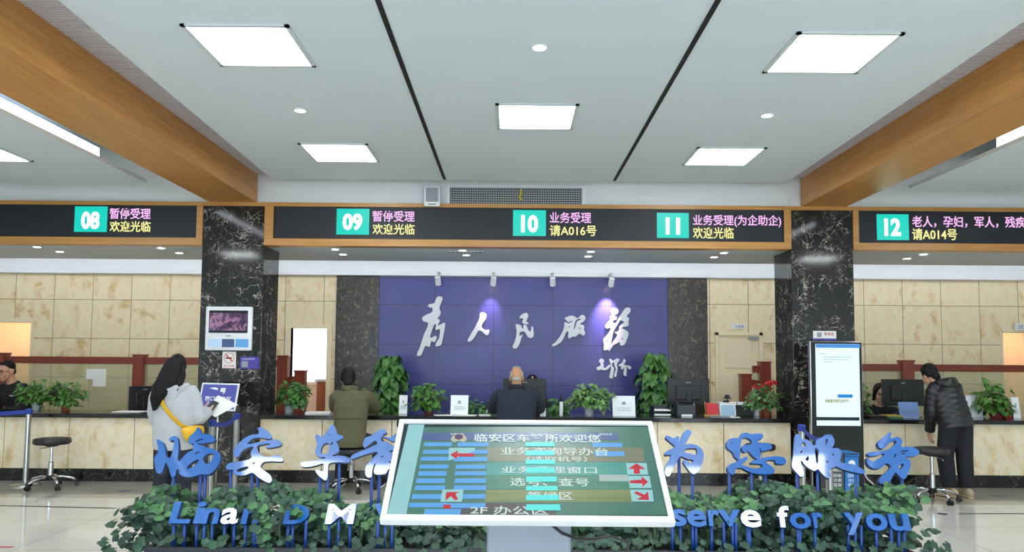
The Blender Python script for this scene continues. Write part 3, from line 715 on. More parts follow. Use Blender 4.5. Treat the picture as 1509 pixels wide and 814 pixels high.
BLUEC = [
 ('临', 'first', 220, 625, .1106, [[(100,212),(135,215),(180,250),(210,330),(225,430),(270,455),(300,400),(320,310),(325,215),(275,232),(262,205),(290,175),(340,162),(375,185),(385,250),(390,350),(385,500),(450,440),(520,375),(580,350),(590,270),(620,262),(700,290),(780,320),(860,340),(920,375),(945,430),(940,500),(905,570),(850,635),(800,672),(740,675),(690,672),(640,690),(540,712),(450,700),(400,670),(385,605),(360,620),(345,690),(310,715),(290,700),(265,610),(235,530),(220,515),(190,590),(165,650),(120,660),(95,640),(75,560),(65,450),(100,405),(120,350),(112,290)], [(715,470),(740,425),(800,395),(860,405),(850,450),(820,500),(780,530),(735,520)], [(495,600),(530,545),(590,500),(660,478),(640,520),(570,580)], [(608,400),(640,375),(670,370),(640,395)], [(525,245),(522,200),(545,160),(600,115),(640,50),(660,50),(685,105),(700,135),(760,135),(830,150),(870,190),(868,230),(820,245),(700,262),(600,258),(550,265)], [(610,240),(660,210),(715,200),(670,225)]], (252, 291, 298)),
 ('安', 'second', 325, 620, .12285, [[(440,95),(490,85),(550,120),(600,165),(605,220),(500,208),(400,210),(350,250),(320,285),(420,268),(500,250),(600,235),(680,232),(735,270),(720,300),(660,318),(560,330),(545,318),(600,280),(500,290),(440,310),(450,370),(480,405),(515,430),(580,435),(680,415),(740,450),(742,490),(600,490),(510,505),(480,560),(530,605),(600,660),(615,720),(590,750),(540,735),(450,680),(380,628),(300,655),(210,660),(155,630),(150,595),(120,590),(75,590),(65,550),(110,510),(200,495),(330,470),(370,440),(360,380),(395,320),(330,325),(250,375),(220,430),(190,440),(160,410),(165,340),(220,270),(300,205),(380,170),(455,160),(455,110)], [(195,595),(250,568),(330,552),(325,580),(260,605),(205,618)], [(385,515),(415,500),(410,515),(390,525)]], (337, 369, 378)),
 ('车', 'third', 435, 620, .1167, [[(460,55),(495,75),(520,130),(535,175),(600,195),(598,225),(525,265),(545,320),(555,380),(520,420),(470,448),(560,445),(640,455),(695,490),(690,530),(620,530),(530,525),(430,545),(415,600),(410,700),(395,752),(365,752),(300,700),(255,640),(270,618),(345,640),(360,580),(350,545),(240,575),(120,590),(70,570),(75,530),(110,520),(200,512),(330,485),(385,468),(320,465),(270,440),(255,390),(275,290),(260,240),(258,190),(290,180),(325,210),(350,200),(400,140)], [(330,420),(325,370),(350,310),(400,285),(430,300),(425,360),(410,420),(360,425)], [(455,320),(450,285),(475,275),(470,300)], [(430,185),(440,175),(448,185),(438,192)]], (470, 481, 497)),
 ('管', 'fourth', 510, 620, .1167, [[(225,340),(215,290),(245,220),(310,195),(360,160),(420,120),(480,105),(505,130),(505,160),(460,186),(540,215),(600,190),(680,140),(700,160),(690,215),(640,265),(590,262),(520,230),(458,205),(440,230),(450,262),(540,280),(555,315),(640,315),(760,300),(770,360),(650,372),(560,380),(540,395),(600,410),(605,440),(570,465),(575,510),(540,520),(580,560),(580,600),(530,620),(505,670),(420,685),(365,675),(350,650),(358,600),(375,545),(352,560),(330,640),(320,715),(280,720),(250,700),(240,620),(260,560),(310,510),(350,460),(400,400),(300,415),(180,450),(70,490),(60,465),(90,430),(180,390),(260,360),(330,325),(395,290),(370,255),(300,300),(245,340)], [(425,465),(470,445),(465,458),(430,468)]], (546, 557, 570)),
 ('为', 'fifth', 965, 625, .1106, [[(450,80),(490,110),(470,160),(435,220),(415,270),(480,265),(560,285),(620,330),(650,400),(645,480),(615,570),(575,640),(520,670),(480,650),(430,590),(385,520),(390,480),(460,510),(480,530),(515,490),(430,465),(340,435),(300,500),(240,610),(200,690),(160,700),(130,640),(150,550),(215,420),(140,415),(135,385),(200,345),(265,315),(260,290),(180,220),(145,185),(155,155),(190,165),(250,190),(310,165),(325,190),(320,225),(345,200),(380,120),(420,85)], [(385,370),(430,330),(540,325),(565,350),(550,410),(470,395)]], (1005, 1023)),
 ('您', 'sixth', 1060, 630, .0983, [[(340,90),(420,85),(470,100),(560,95),(640,100),(660,130),(640,170),(590,185),(585,235),(640,235),(740,240),(785,270),(780,320),(700,345),(625,355),(620,330),(610,310),(605,340),(620,400),(610,465),(700,450),(850,435),(960,450),(1000,490),(995,540),(940,555),(850,540),(840,500),(770,490),(690,510),(700,530),(760,570),(820,620),(825,680),(760,700),(620,705),(500,685),(400,645),(340,610),(270,615),(240,640),(225,700),(180,705),(130,660),(120,610),(150,565),(230,530),(285,500),(240,450),(190,365),(120,310),(110,240),(140,185),(220,162),(290,165),(320,120)], [(345,170),(410,155),(475,190),(485,220),(480,255),(450,265),(380,262),(340,300),(345,350),(385,375),(435,355),(480,410),(545,465),(575,480),(510,500),(470,535),(530,545),(640,560),(640,600),(560,620),(480,610),(420,590),(340,560),(380,520),(425,475),(410,440),(360,460),(310,475),(315,400),(320,250)], [(160,245),(190,228),(200,235),(170,252)], [(398,295),(410,290),(412,302)]], (1078, 1111, 1131)),
 ('服', 'seventh', 1160, 635, .0983, [[(125,60),(180,65),(220,125),(300,135),(360,175),(415,225),(440,135),(500,115),(560,80),(620,65),(680,90),(710,150),(700,210),(680,260),(740,260),(800,290),(820,350),(800,470),(900,490),(1000,510),(1100,560),(1165,610),(1150,645),(1050,635),(900,600),(800,570),(740,535),(700,550),(640,580),(640,640),(655,680),(620,715),(570,690),(500,620),(465,580),(440,590),(400,600),(320,560),(250,500),(210,450),(225,540),(255,640),(245,680),(200,690),(150,640),(80,560),(70,500),(90,380),(105,200)], [(205,220),(220,180),(260,175),(280,210),(260,240),(215,245)], [(195,335),(210,300),(235,300),(215,340)], [(275,435),(310,385),(325,400),(315,450)], [(420,260),(470,290),(465,400),(460,490),(440,480),(425,380)], [(585,130),(605,120),(615,150),(580,220),(560,215),(570,170)], [(670,365),(700,345),(690,380)], [(585,455),(610,460),(620,475),(595,485)]], (1177, 1208, 1264)),
 ('务', 'last', 1265, 630, .1167, [[(400,62),(415,90),(410,140),(470,125),(520,130),(555,170),(545,245),(620,245),(720,265),(770,310),(750,350),(660,370),(590,380),(640,405),(660,450),(650,530),(620,600),(590,650),(555,650),(500,600),(470,570),(440,610),(400,680),(350,705),(290,720),(262,690),(275,640),(330,590),(390,530),(410,490),(355,455),(330,480),(270,520),(190,520),(120,470),(105,410),(115,385),(150,425),(195,430),(250,400),(330,335),(240,355),(150,365),(115,345),(130,320),(250,305),(350,290),(410,265),(480,175),(400,190),(350,240),(320,268),(270,260),(245,210),(270,165),(330,120)], [(455,355),(470,335),(480,345),(455,385),(445,380)], [(540,335),(590,320),(575,340),(545,348)], [(515,485),(570,460),(550,510),(525,540),(510,520)], [(525,300),(640,290),(600,308),(530,312)]], (1314, 1333)),
]
fc = on_plane(FC); fe = on_plane(FE)
M_post = mat('blue_post', (24, 66, 140), 0.3)
AIM = {'安': ((398, 695), -1.85), '车': ((468, 700), -1.85), '服': ((1176, 693), 2.25), 'M': ((486, 764), -1.85), 'e': ((1108, 766), 2.25), 'f': ((1153, 764), 2.25), 'a': ((341, 772), -1.85)}
def aimed(ch, F, fn):                # a letter face turned so that it mirrors a ceiling panel of the entrance side
    if ch not in AIM: return F, fn
    (u, v), px = AIM[ch]; q = F @ Vector((*fn(u, v), 0))
    n = ((Vector((0, 0, EYE)) - q).normalized() + (Vector((px, 1.0, 3.75)) - q).normalized()).normalized()
    uu = Vector((0, 0, 1)).cross(n).normalized(); G = plane_frame(q, uu, n.cross(uu)); return G, on_plane(G)
def low_at(lp, x):                    # lowest point of an outline near x, in the letter's plane
    ys = []
    for L in lp:
        for (ax, ay), (bx, by) in zip(L, L[1:] + L[:1]):
            if min(ax, bx) <= x <= max(ax, bx) and ax != bx: ys.append(ay + (by - ay) * (x - ax) / (bx - ax))
    return min(ys) if ys else min(p[1] for L in lp for p in L)
for ch, nth, ox, oy, s, loops, posts in BLUEC:
    FL, fl_ = aimed(ch, FC, fc); lp = traced(loops, ox, oy, s, fl_)
    cx = (FL @ Vector((sum(p[0] for p in lp[0]) / len(lp[0]), 0, 0))).x
    t = thing('blue_character', 'blue metal brush character %s on thin posts, %s in the upper blue row' % (ch, nth), 'letter', (cx, 5.27, GZ), 'blue characters over the planter')
    fo = outline_mesh('face', lp, FL @ Matrix.Translation((0, 0, -0.02)), 0.038, 0.0008, M_bluemetal, t); shade_edges(fo, FL.to_3x3().col[2], M_blueshade)
    for u in posts:
        x = fl_(u, 715)[0]; y = low_at(lp, x); p = FL @ Vector((x, y + 0.02, -0.012))
        MB().cyl((p.x, p.y, p.z), (p.x, p.y, 0.33), 0.011, seg=10).build('post', M_post, t, smooth=True)
BLUEE = [('L', (249, 739, 292, 772), (253, 271)), ('i', (303, 738, 318, 772), (289,)), ('n', (320, 748, 352, 772), (296, 314)), ('a', (322, 748, 0, 0), ())]
BLUEE = [('L', 250, 741, 291, 772, (254, 271), 'first letter of the lower row'), ('i', 304, 741, 313, 772, (289, 298), 'second letter of the lower row'),
 ('n', 314, 749, 326, 772, (0,), '')]
BLUEE = [('L', 249.5, 740, 280, 772, (254, 270), 'at the left end of the lower row'), ('i', 285, 740, 298, 772, (288,), 'after the L in the lower row'),
 ('n', 297, 749, 321, 772.5, (297, 311), 'before the a in the lower row'), ('a', 324, 749, 350, 773, (330, 344), 'in the lower row beneath the character 安'), ('n', 355, 750, 380, 773, (360, 373, 378), 'after the a, half hidden by leaves'),
 ('D', 417, 744, 453, 773, (423, 430, 450), 'alone in the gap of leaves in the lower row'), ('M', 479, 743, 521, 773, (484, 498, 515), 'left of the directory screen in the lower row'), ('V', 550, 743, 584, 775, (556, 567, 577), 'touching the left edge of the directory screen'),
 ('s', 989, 751, 1012, 776, (992, 1004), 'touching the right edge of the directory screen'), ('e', 1013, 752, 1041.5, 777, (1022, 1027), 'just right of the s in the lower row'), ('r', 1044.5, 752, 1061, 776, (1050,), 'between two e letters'), ('v', 1059.5, 752, 1092, 776, (1068, 1081, 1086), 'in the lower row beneath the character 您'), ('e', 1092, 752, 1122.5, 778, (1103, 1106), 'just right of the v in the lower row'),
 ('f', 1146, 746, 1164, 778, (1154,), 'with the tall stem right of the serve letters'), ('o', 1165, 756, 1196, 780, (1178, 1181), 'just right of the f in the lower row'), ('r', 1199, 756, 1213.5, 779, (1203,), 'right of an o, before a gap'),
 ('y', 1247, 756, 1276, 789, (1254, 1264, 1273), 'with the descending tail in the lower row'), ('o', 1277.5, 757, 1309, 783, (1294,), 'just right of the y in the lower row'), ('u', 1312, 758, 1342, 783, (1316, 1327, 1335), 'at the right end of the lower row')]
for ch, u0, v0, u1, v1, posts, where in BLUEE:
    FL, fl_ = aimed(ch if not (ch == 'e' and u0 < 1050) else '', FE, fe)
    a = fl_(u0, v1); b = fl_(u1, v0); a2 = fl_(u0, v0); b2 = fl_(u1, v1)
    bx = ((a[0] * 0.8 + a2[0] * 0.2), (a[1] + b2[1]) / 2, (b2[0] * 0.8 + b[0] * 0.2), (b[1] + a2[1]) / 2)
    t = thing('blue_letter', 'blue metal letter %s on posts, %s' % (ch, where), 'letter', ((FL @ Vector(((bx[0] + bx[2]) / 2, 0, 0))).x, 4.80, GZ), 'blue letters over the planter')
    if ch in 'LinaDM' and u0 < 500:
        k = Matrix.Identity(4); k[0][1] = 0.10; F = FL @ Matrix.Translation((bx[0], bx[1], 0)) @ k @ Matrix.Translation((-bx[0], -bx[1], 0))
    else: F = FL
    fo = glyphs('face', ch, M_bluemetal, F @ Matrix.Translation((0, 0, -0.016)), bx, t, 0.032, bold=0.028, bevel=0.001); shade_edges(fo, FL.to_3x3().col[2], M_blueshade)
    for u in posts:
        x = fl_(u, v1)[0]; x = min(max(x, bx[0] + 0.012), bx[2] - 0.012); yb = bx[1] + (0.03 if ch in 'aos' or ch == 'e' else 0.025)
        if ch == 'y': yb = bx[1] + 0.06
        p = FL @ Vector((x, yb, -0.014))
        MB().cyl((p.x, p.y, p.z), (p.x, p.y, 0.33), 0.010, seg=10).build('post', M_post, t, smooth=True)
# ---------------------------------------------------------------- shrubs
def leaf_fan(bm, c, d, up, size, lobes, rnd):
    d = d.normalized(); s = d.cross(up)
    if s.length < 1e-3: s = d.cross(Vector((1, 0, 0)))
    s.normalize(); n = s.cross(d)
    pts = []; m = lobes * 4
    for i in range(m + 1):
        f = i / m; a = math.radians(-158 + 316 * f)
        r = size * (0.90 + 0.10 * math.cos((f - 0.5) * lobes * 2 * math.pi)) * (0.86 + 0.14 * math.cos(a))
        pts.append(c + d * (r * math.cos(a) + size * 0.3) + s * (r * math.sin(a)) - n * (0.16 * size * (1 - math.cos(a * 2)) * 0.5 + 0.10 * r * r / size))
    v0 = bm.verts.new(c + d * size * 0.2 + n * 0.05 * size); vs = [bm.verts.new(p) for p in pts]
    for a, b in zip(vs, vs[1:]): bm.faces.new((v0, a, b))
def heart_leaf(bm, c, d, up, size, rnd, curl=0.5):
    d = d.normalized(); s = d.cross(up)
    if s.length < 1e-3: s = d.cross(Vector((1, 0, 0)))
    s.normalize(); n = s.cross(d)
    rows = ((0.0, 0.10), (-0.10, 0.34), (0.12, 0.46), (0.38, 0.42), (0.66, 0.25), (0.88, 0.09), (1.0, 0.0))
    L, Cn, R = [], [], []
    for k, (tt, w) in enumerate(rows):
        sag = -curl * (max(tt, 0) ** 2) * 0.45 * size
        b = c + d * (tt * size) + n * sag
        m = c + d * (max(tt, 0.0) * size) + n * sag
        L.append(bm.verts.new(b - s * (w * size) + n * (w * size * 0.28))); R.append(bm.verts.new(b + s * (w * size) + n * (w * size * 0.28)))
        Cn.append(bm.verts.new(m))
    for i in range(len(rows) - 1):
        for A, B in ((L, Cn), (Cn, R)):
            try: bm.faces.new((A[i], B[i], B[i + 1], A[i + 1]))
            except ValueError: pass
def rdir(rnd, zlo=-1, zhi=1):
    z = rnd.uniform(zlo, zhi); a = rnd.uniform(0, 2 * math.pi); r = math.sqrt(max(0, 1 - z * z))
    return Vector((r * math.cos(a), r * math.sin(a), z))
def top_h(x):                       # height of the shrubs along the bed, from the gaps and humps seen
    import bisect
    K = TOPK; xs = [k[0] for k in K]; i = min(max(bisect.bisect(xs, x), 1), len(K) - 1)
    (x0, z0), (x1, z1) = K[i - 1], K[i]; f = min(max((x - x0) / (x1 - x0), 0), 1); return z0 + (z1 - z0) * f
TOPK = [(P(u, v, 5.25).x, P(u, v, 5.25).z) for u, v in ((190, 740), (215, 722), (245, 716), (262, 722), (290, 742), (312, 726), (345, 716), (375, 714), (410, 714), (440, 718), (478, 722), (492, 738), (520, 748), (560, 742), (600, 740), (780, 740), (960, 728), (990, 718), (1015, 733), (1040, 735), (1070, 730), (1095, 712), (1130, 706), (1165, 716), (1200, 720), (1230, 722), (1270, 724), (1310, 712), (1335, 708), (1350, 722), (1362, 750))]
rs = random.Random(21)
dark, young = bmesh.new(), bmesh.new()
xa, xb = P(205, 760, 5.0).x, P(1352, 760, 5.0).x
N = 0
while N < 5600:
    x = rs.uniform(xa - 0.05, xb + 0.03); y = rs.uniform(4.88, GY1 + 0.06); zt = top_h(x)
    e = min((y - 4.78) / 0.30, (GY1 + 0.1 - y) / 0.30, 1.0)
    zt = GZ + (zt - GZ) * (0.62 + 0.38 * math.sin(max(e, 0) * math.pi / 2)) + 0.02 * math.sin(x * 17 + y * 9)
    z = GZ - 0.03 + (zt - GZ + 0.02) * (1 - rs.random() ** 1.4)
    edge = 1 - (z - GZ) / max(zt - GZ, 0.05)
    out = Vector((rs.uniform(-1, 1), rs.uniform(-1.3, 0.3), rs.uniform(-1.0, 0.1))); up = Vector((rs.uniform(-0.4, 0.4), -0.8 + rs.uniform(-0.4, 0.3), 0.9))
    s = rs.uniform(0.024, 0.046)
    hump = 0.5 + 0.5 * math.sin(x * 5.3 + 1.0)
    leaf_fan(young if (edge < 0.30 and rs.random() < 0.25 + 0.4 * hump) or rs.random() < 0.02 else dark, Vector((x, y, z)), out, up, s, rs.choice((3, 5, 5)), rs); N += 1
for k in range(260):                # leaves hanging over the front rim, between the posts
    x = rs.uniform(xa - 0.06, xb + 0.04); leaf_fan(dark, Vector((x, rs.uniform(4.68, 4.9), rs.uniform(0.385, 0.47))), Vector((rs.uniform(-1, 1), -0.8, -0.9)), Vector((0, -0.8, 0.8)), rs.uniform(0.022, 0.038), 5, rs)
for u, v, n_ in ((384, 750, 7), (390, 765, 8), (430, 741, 6), (380, 780, 5), (1352, 740, 4)):   # sprays before some letters
    for k in range(n_):
        q = P(u + rs.uniform(-12, 12), v + rs.uniform(-9, 9), 4.71); leaf_fan(dark if k % 3 else young, q, Vector((rs.uniform(-1, 1), -0.7, -0.8)), Vector((0, -1, 0.7)), rs.uniform(0.026, 0.042), 5, rs)
for k in range(110):                # sprays trailing over the ends
    side = rs.random() < 0.6; x = (xa - rs.uniform(-0.04, 0.05)) if side else (xb + rs.uniform(-0.17, -0.06))
    leaf_fan(dark, Vector((x, rs.uniform(GY0 - 0.05, GY1), rs.uniform(0.32, 0.62))), Vector((-1 if side else 1, rs.uniform(-0.6, 0.3), rs.uniform(-1, 0))), Vector((0, -0.5, 1)), rs.uniform(0.03, 0.045), 4, rs)
def leaf_obj(name, bm, m, parent=None, loc=None):
    mb = MB(); mb.bm.free(); mb.bm = bm; return mb.build(name, m, parent, loc, smooth=True)
t = thing('shrub_foliage', 'dense lobed green shrub foliage filling the black planter box', 'shrubs', ((gx0 + gx1) / 2, 5.15, GZ)); t['kind'] = 'stuff'
leaf_obj('leaves', dark, M_leafC, t); leaf_obj('young_leaves', young, M_leafY, t)
st = MB()
for k in range(130):
    x = rs.uniform(gx0 + 0.05, gx1 - 0.05); y = rs.uniform(GY0 + 0.05, GY1 - 0.05); z = top_h(x) * 0.9
    st.tube([(x, y, GZ - 0.06), (x + rs.uniform(-.03, .03), y, (GZ + z) / 2), (x + rs.uniform(-.06, .06), y + rs.uniform(-.05, .05), z)], 0.004, 6)
st.build('stems', M_stem, t)

# ================================================================ tilted directory screen in front
bl, br, tl_, tr_ = P(563, 770, 2.75), P(992, 768, 2.75), P(596, 620, 3.197), P(966, 620, 3.197)
KO = (bl + br) / 2; KU = (br - bl); KV = (tl_ + tr_) / 2 - KO
KW, KH = 1.046, KV.length
FK = plane_frame(KO, (1, 0, 0), KV); fk = on_plane(FK); MK = FK
t = thing('directory_kiosk', 'tilted white-framed touch directory screen on a pedestal before the planter', 'kiosk', (KO.x, 3.1, 0))
hw = KW / 2
b = MB(); b.box(-hw + 0.006, hw - 0.006, 0.006, KH - 0.006, -0.034, -0.012, 0.006, MK); b.build('back_casing', mat('white_frame', (206, 211, 214), 0.35), t)
f = MB(); fr_ = 0.022
f.box(-hw, hw, 0, 0.028, -0.024, 0.004, 0.004, MK); f.box(-hw, hw, KH - fr_, KH, -0.03, 0.004, 0.004, MK)
f.box(-hw, -hw + fr_, 0.02, KH - 0.02, -0.03, 0.004, 0.004, MK); f.box(hw - fr_, hw, 0.02, KH - 0.02, -0.03, 0.004, 0.004, MK)
f.build('frame', mat('white_frame', (206, 211, 214), 0.35), t)
def scr(c, e=1.0):
    k = 'dir_%d_%d_%d_%d' % (*c, int(e * 100)); return screen_mat(k, c, e)
def kquad(name, pts, m, lift, parent=t):
    q = [fk(540 + x * .318, 580 + y * .318) for x, y in pts]
    return MB().prism([FK @ Vector((x, y, lift)) for x, y in q], FK.to_3x3().col[2] * 0.0004).build(name, m, parent)
glass = MB().box(-hw + 0.015, hw - 0.015, 0.02, KH - 0.015, -0.012, -0.006, 0, MK).build('screen', screen_mat('dir_dark_edge', (44, 66, 64), 0.8), t)
def bgmat():
    m, nt, bb = node_mat('directory_background')
    tc = nt.nodes.new('ShaderNodeTexCoord'); n = noise(nt, tc.outputs['Object'], 3.0, 5, 0.8)
    c = ramp(nt, n.outputs['Fac'], [(0.3, (58, 112, 102)), (0.7, (78, 132, 110))])
    bb.inputs['Base Color'].default_value = (0.004, 0.005, 0.006, 1); bb.inputs['Roughness'].default_value = 0.32
    nt.links.new(c, bb.inputs['Emission Color']); bb.inputs['Emission Strength'].default_value = 0.9
    return m
def bandmat(name, c1, c2, e=0.9):
    m, nt, bb = node_mat(name)
    tc = nt.nodes.new('ShaderNodeTexCoord'); mp = nt.nodes.new('ShaderNodeMapping'); mp.inputs['Scale'].default_value = (3, 14, 14)
    nt.links.new(tc.outputs['Object'], mp.inputs[0]); n = noise(nt, mp.outputs[0], 1.5, 5, 0.8)
    nt.links.new(ramp(nt, n.outputs['Fac'], [(0.3, c1), (0.7, c2)]), bb.inputs['Emission Color'])
    bb.inputs['Base Color'].default_value = (0.004, 0.005, 0.006, 1); bb.inputs['Roughness'].default_value = 0.32; bb.inputs['Emission Strength'].default_value = e
    return m
L1, L2, L3, L4 = -0.0055, -0.0048, -0.0040, -0.0032
kquad('page_background', [(258, 152), (1305, 150), (1392, 560), (180, 560)], bgmat(), L1)
kquad('light_margin', [(195, 141), (268, 141), (183, 560), (95, 560)], scr((150, 206, 210), 1.0), L2)
kquad('header_band', [(262, 178), (1165, 178), (1170, 214), (256, 214)], bandmat('header_violet', (66, 86, 150), (76, 104, 152)), L2)
kquad('row_band', [(560, 246), (1280, 246), (1290, 313), (555, 313)], bandmat('row_olive', (104, 126, 92), (136, 130, 104)), L2)
kquad('row_band', [(560, 315), (1210, 315), (1216, 376), (556, 376)], bandmat('row_teal', (48, 146, 142), (78, 168, 150)), L2)
kquad('row_band', [(556, 378), (1214, 378), (1222, 440), (552, 440)], bandmat('row_green', (64, 128, 98), (76, 142, 116)), L2)
kquad('row_band', [(552, 443), (1225, 443), (1232, 500), (548, 500)], bandmat('row_yellow', (118, 134, 78), (140, 150, 94)), L2)
kquad('row_band', [(380, 505), (880, 505), (880, 560), (372, 560)], bandmat('row_brown', (92, 74, 74), (70, 90, 84)), L2)
M_kw = scr((206, 226, 222), 1.0); M_kb = scr((96, 168, 232), 1.0); M_kc = scr((90, 232, 226), 1.0); M_kr = scr((198, 46, 62), 1.0); M_kt = scr((150, 206, 210), 1.0)
def ktext(s, x0, y0, x1, y1, m=M_kw, bold=0.01):
    a = fk(540 + x0 * .318, 580 + y1 * .318); c = fk(540 + x1 * .318, 580 + y0 * .318)
    F = FK.copy(); F.translation = FK @ Vector((0, 0, L4))
    return glyphs('page_text', s, m, F, (a[0], a[1], c[0], c[1]), t, 0.0003, bold=bold)
ktext('临安区车管所欢迎您', 500, 188, 1085, 222, bold=0.02)
ktext('业务咨询导办台', 622, 250, 1118, 283)
ktext('（选取机号）', 745, 290, 1020, 313)
ktext('业务受理窗口', 625, 338, 1066, 366)
ktext('选号、查号', 665, 391, 1030, 426)
ktext('等候区', 745, 454, 955, 490)
ktext('2F 办公区', 480, 521, 842, 558)
for s, bx in (('车管业务', (388, 182, 452, 190)), ('窗口业务', (760, 183, 842, 191)), ('其他业务', (1078, 183, 1140, 191))): ktext(s, *bx)
for x0, x1, y0, y1 in ((265,395,224,242),(420,565,224,243),(260,390,259,277),(420,562,259,277),(250,380,291,309),(400,560,291,312),(243,378,327,346),(412,553,327,347),(238,370,358,379),(408,553,358,377),(228,362,391,413),(406,553,391,413),(222,363,424,445),(402,553,424,445),(208,350,464,486),(398,550,464,485),(195,372,504,525),(372,550,506,528),(265,435,533,558),(1050,1187,226,246),(1060,1197,266,288)):
    sk = (y1 - y0) * (0.22 if x0 < 800 else -0.22)
    q = kquad('menu_button', [(x0 + sk, y0), (x1 + sk * 0.6, y0), (x1, y1), (x0, y1)], M_kb, L3)
for x0, x1, y0, y1 in ((737,872,224,243),(737,872,263,285),(738,875,305,325),(740,873,340,366),(740,884,383,407),(740,887,427,448),(740,893,468,493),(740,900,512,540)):
    kquad('menu_button', [(x0, y0), (x1 - 3, y0), (x1, y1), (x0, y1)], M_kc, L3 + 0.0009)
kquad('menu_button', [(1078, 373), (1212, 375), (1220, 404), (1080, 404)], scr((176, 200, 196), 0.9), L3)
for pts in ([(383, 250), (505, 250), (500, 264), (380, 310)], [(352, 443), (450, 443), (442, 500), (342, 500)], [(1203, 320), (1298, 320), (1306, 374), (1210, 374)], [(1214, 380), (1312, 380), (1322, 436), (1220, 436)], [(1222, 444), (1325, 444), (1332, 498), (1230, 498)]):
    kquad('arrow_tile', pts, M_kt, L3 + 0.0004)
for pts in ([(388, 282), (425, 262), (422, 276), (500, 276), (500, 290), (422, 290), (416, 302)], [(365, 495), (370, 455), (432, 455), (412, 464), (425, 490), (408, 493), (392, 474)], [(1212, 348), (1252, 322), (1294, 350), (1266, 348), (1268, 370), (1240, 370), (1238, 348)], [(1306, 408), (1274, 382), (1276, 398), (1222, 402), (1222, 414), (1280, 416), (1278, 432)], [(1310, 492), (1250, 490), (1276, 478), (1240, 460), (1252, 452), (1290, 468), (1304, 452)], [(357, 514), (392, 514), (390, 532), (355, 532)]):
    kquad('arrow', pts, M_kr, L4 + 0.0003)
# round badge with two wings at the head of the page
em = [(398 + 0, 196), (410, 186), (428, 183), (446, 186), (460, 196), (466, 212), (452, 224), (428, 218), (404, 224), (390, 212)]
kquad('badge_wings', em, scr((190, 196, 176), 0.9), L4)
kquad('badge_shield', [(408, 192), (428, 186), (448, 192), (446, 206), (428, 214), (410, 206)], scr((130, 60, 80), 0.9), L4 + 0.0005)
kquad('badge_emblem', [(416, 196), (428, 190), (440, 196), (438, 203), (428, 208), (418, 203)], scr((60, 84, 140), 0.9), L4 + 0.0009)
pv0, pv1 = P(718, 800, 3.0), P(840, 800, 3.0)
b = MB(); b.box(pv0.x, pv1.x, 2.93, 3.10, 0.03, 1.02, 0.008); b.build('pedestal', mat('pedestal_silver', (132, 142, 154), 0.4, 0.2), t)
MB().box(pv0.x - 0.14, pv1.x + 0.14, 2.8, 3.35, 0, 0.03, 0.006).build('base_plate', M_alu, t)
MB().box(KO.x - 0.13, KO.x + 0.13, 2.96, 3.12, 0.98, 1.06).build('mount', M_grey, t)
tag(MB().tube([P(806, 764, 2.86), P(812, 773, 2.87), P(828, 786, 2.88), P(850, 794, 2.9), P(875, 795, 2.93), P(900, 791, 3.2), P(925, 800, 3.6), (0.66, 4.1, 0.02), (0.8, 4.5, 0.008)], 0.006, 8).build('power_cable', M_black, loc=(0.5, 4.7, 0), smooth=True),
    'black power cable drooping from the back of the directory screen', 'cable')
# ================================================================ potted plants
def pot_mesh(c, r, h):
    return MB().lathe([(r * 0.72, c[2]), (r * 0.78, c[2] + 0.008), (r * 0.95, c[2] + h * 0.82), (r * 1.05, c[2] + h * 0.84), (r * 1.05, c[2] + h), (r * 0.92, c[2] + h), (r * 0.9, c[2] + h * 0.86), (0.01, c[2] + h * 0.86)], (c[0], c[1], 0))
def foliage(c, rx, ry, rz, n, size, m, rnd, parent, droop=0.35, zmin=-0.5, stems=14, base=None):
    bm = bmesh.new(); C = Vector(c)
    for i in range(n):
        d = rdir(rnd, zmin, 1.0); q = rnd.uniform(0.55, 1.0) * (1 + 0.22 * math.sin(3 * math.atan2(d.y, d.x) + d.z * 4))
        p = C + Vector((d.x * rx * q, d.y * ry * q, d.z * rz * q))
        if base and p.z < base[2] - 0.04: continue
        o = Vector((d.x, d.y * 0.9, d.z * 0.4 - droop + rnd.uniform(-0.25, 0.25))) + rdir(rnd) * 0.45
        heart_leaf(bm, p, o, Vector((d.x * 0.5, d.y * 0.5 - 0.35, 0.9)), size * rnd.uniform(0.7, 1.15), rnd, rnd.uniform(0.3, 0.9))
    leaf_obj('foliage', bm, m, parent)
    s = MB(); b = Vector(base if base else (c[0], c[1], c[2] - rz))
    for i in range(stems):
        d = rdir(rnd, -0.1, 1); e = C + Vector((d.x * rx, d.y * ry, d.z * rz)) * 0.75
        s.tube([b, b.lerp(e, 0.5) + Vector((0, 0, 0.03)), e], 0.003, 5)
    s.build('stems', M_stem, parent)
def pot_plant(label, u0, u1, v0, v1, Y, potu, potw, poth, pm, fm, n=130, size=0.075, z0=CT, group='potted pothos on the counters'):
    r = random.Random(int(u0 * 7 + v0)); a, b = P(u0, v0, Y), P(u1, v1, Y)
    px = P(potu, v1, Y).x; w = (b.x - a.x) / 2; cx = (a.x + b.x) / 2; zt = a.z
    t = thing('potted_pothos', label, 'potted plant', (px, Y, z0), group)
    pot_mesh((px, Y, z0 + 0.001), potw, poth).build('pot', pm, t, auto=True)
    MB().cyl((px, Y, z0 + poth * 0.8), (px, Y, z0 + poth * 0.93), potw * 0.85).build('soil', M_soil, t)
    zc = z0 + poth + (zt - z0 - poth) * 0.26; rz = zt - zc
    foliage((cx, Y, zc), w * 0.92, min(w * 0.8, 0.26), rz * 0.95, int(n * 1.7), size * 0.92, fm, r, t, zmin=-0.62, base=(px, Y, z0 + poth * 0.8))
    return t
pot_plant('trailing pothos in a pale pot beside the seated officer on the left counter', 27, 68, 563, 602, 9.98, 54, 0.062, 0.13, M_potg, M_leafA, 110)
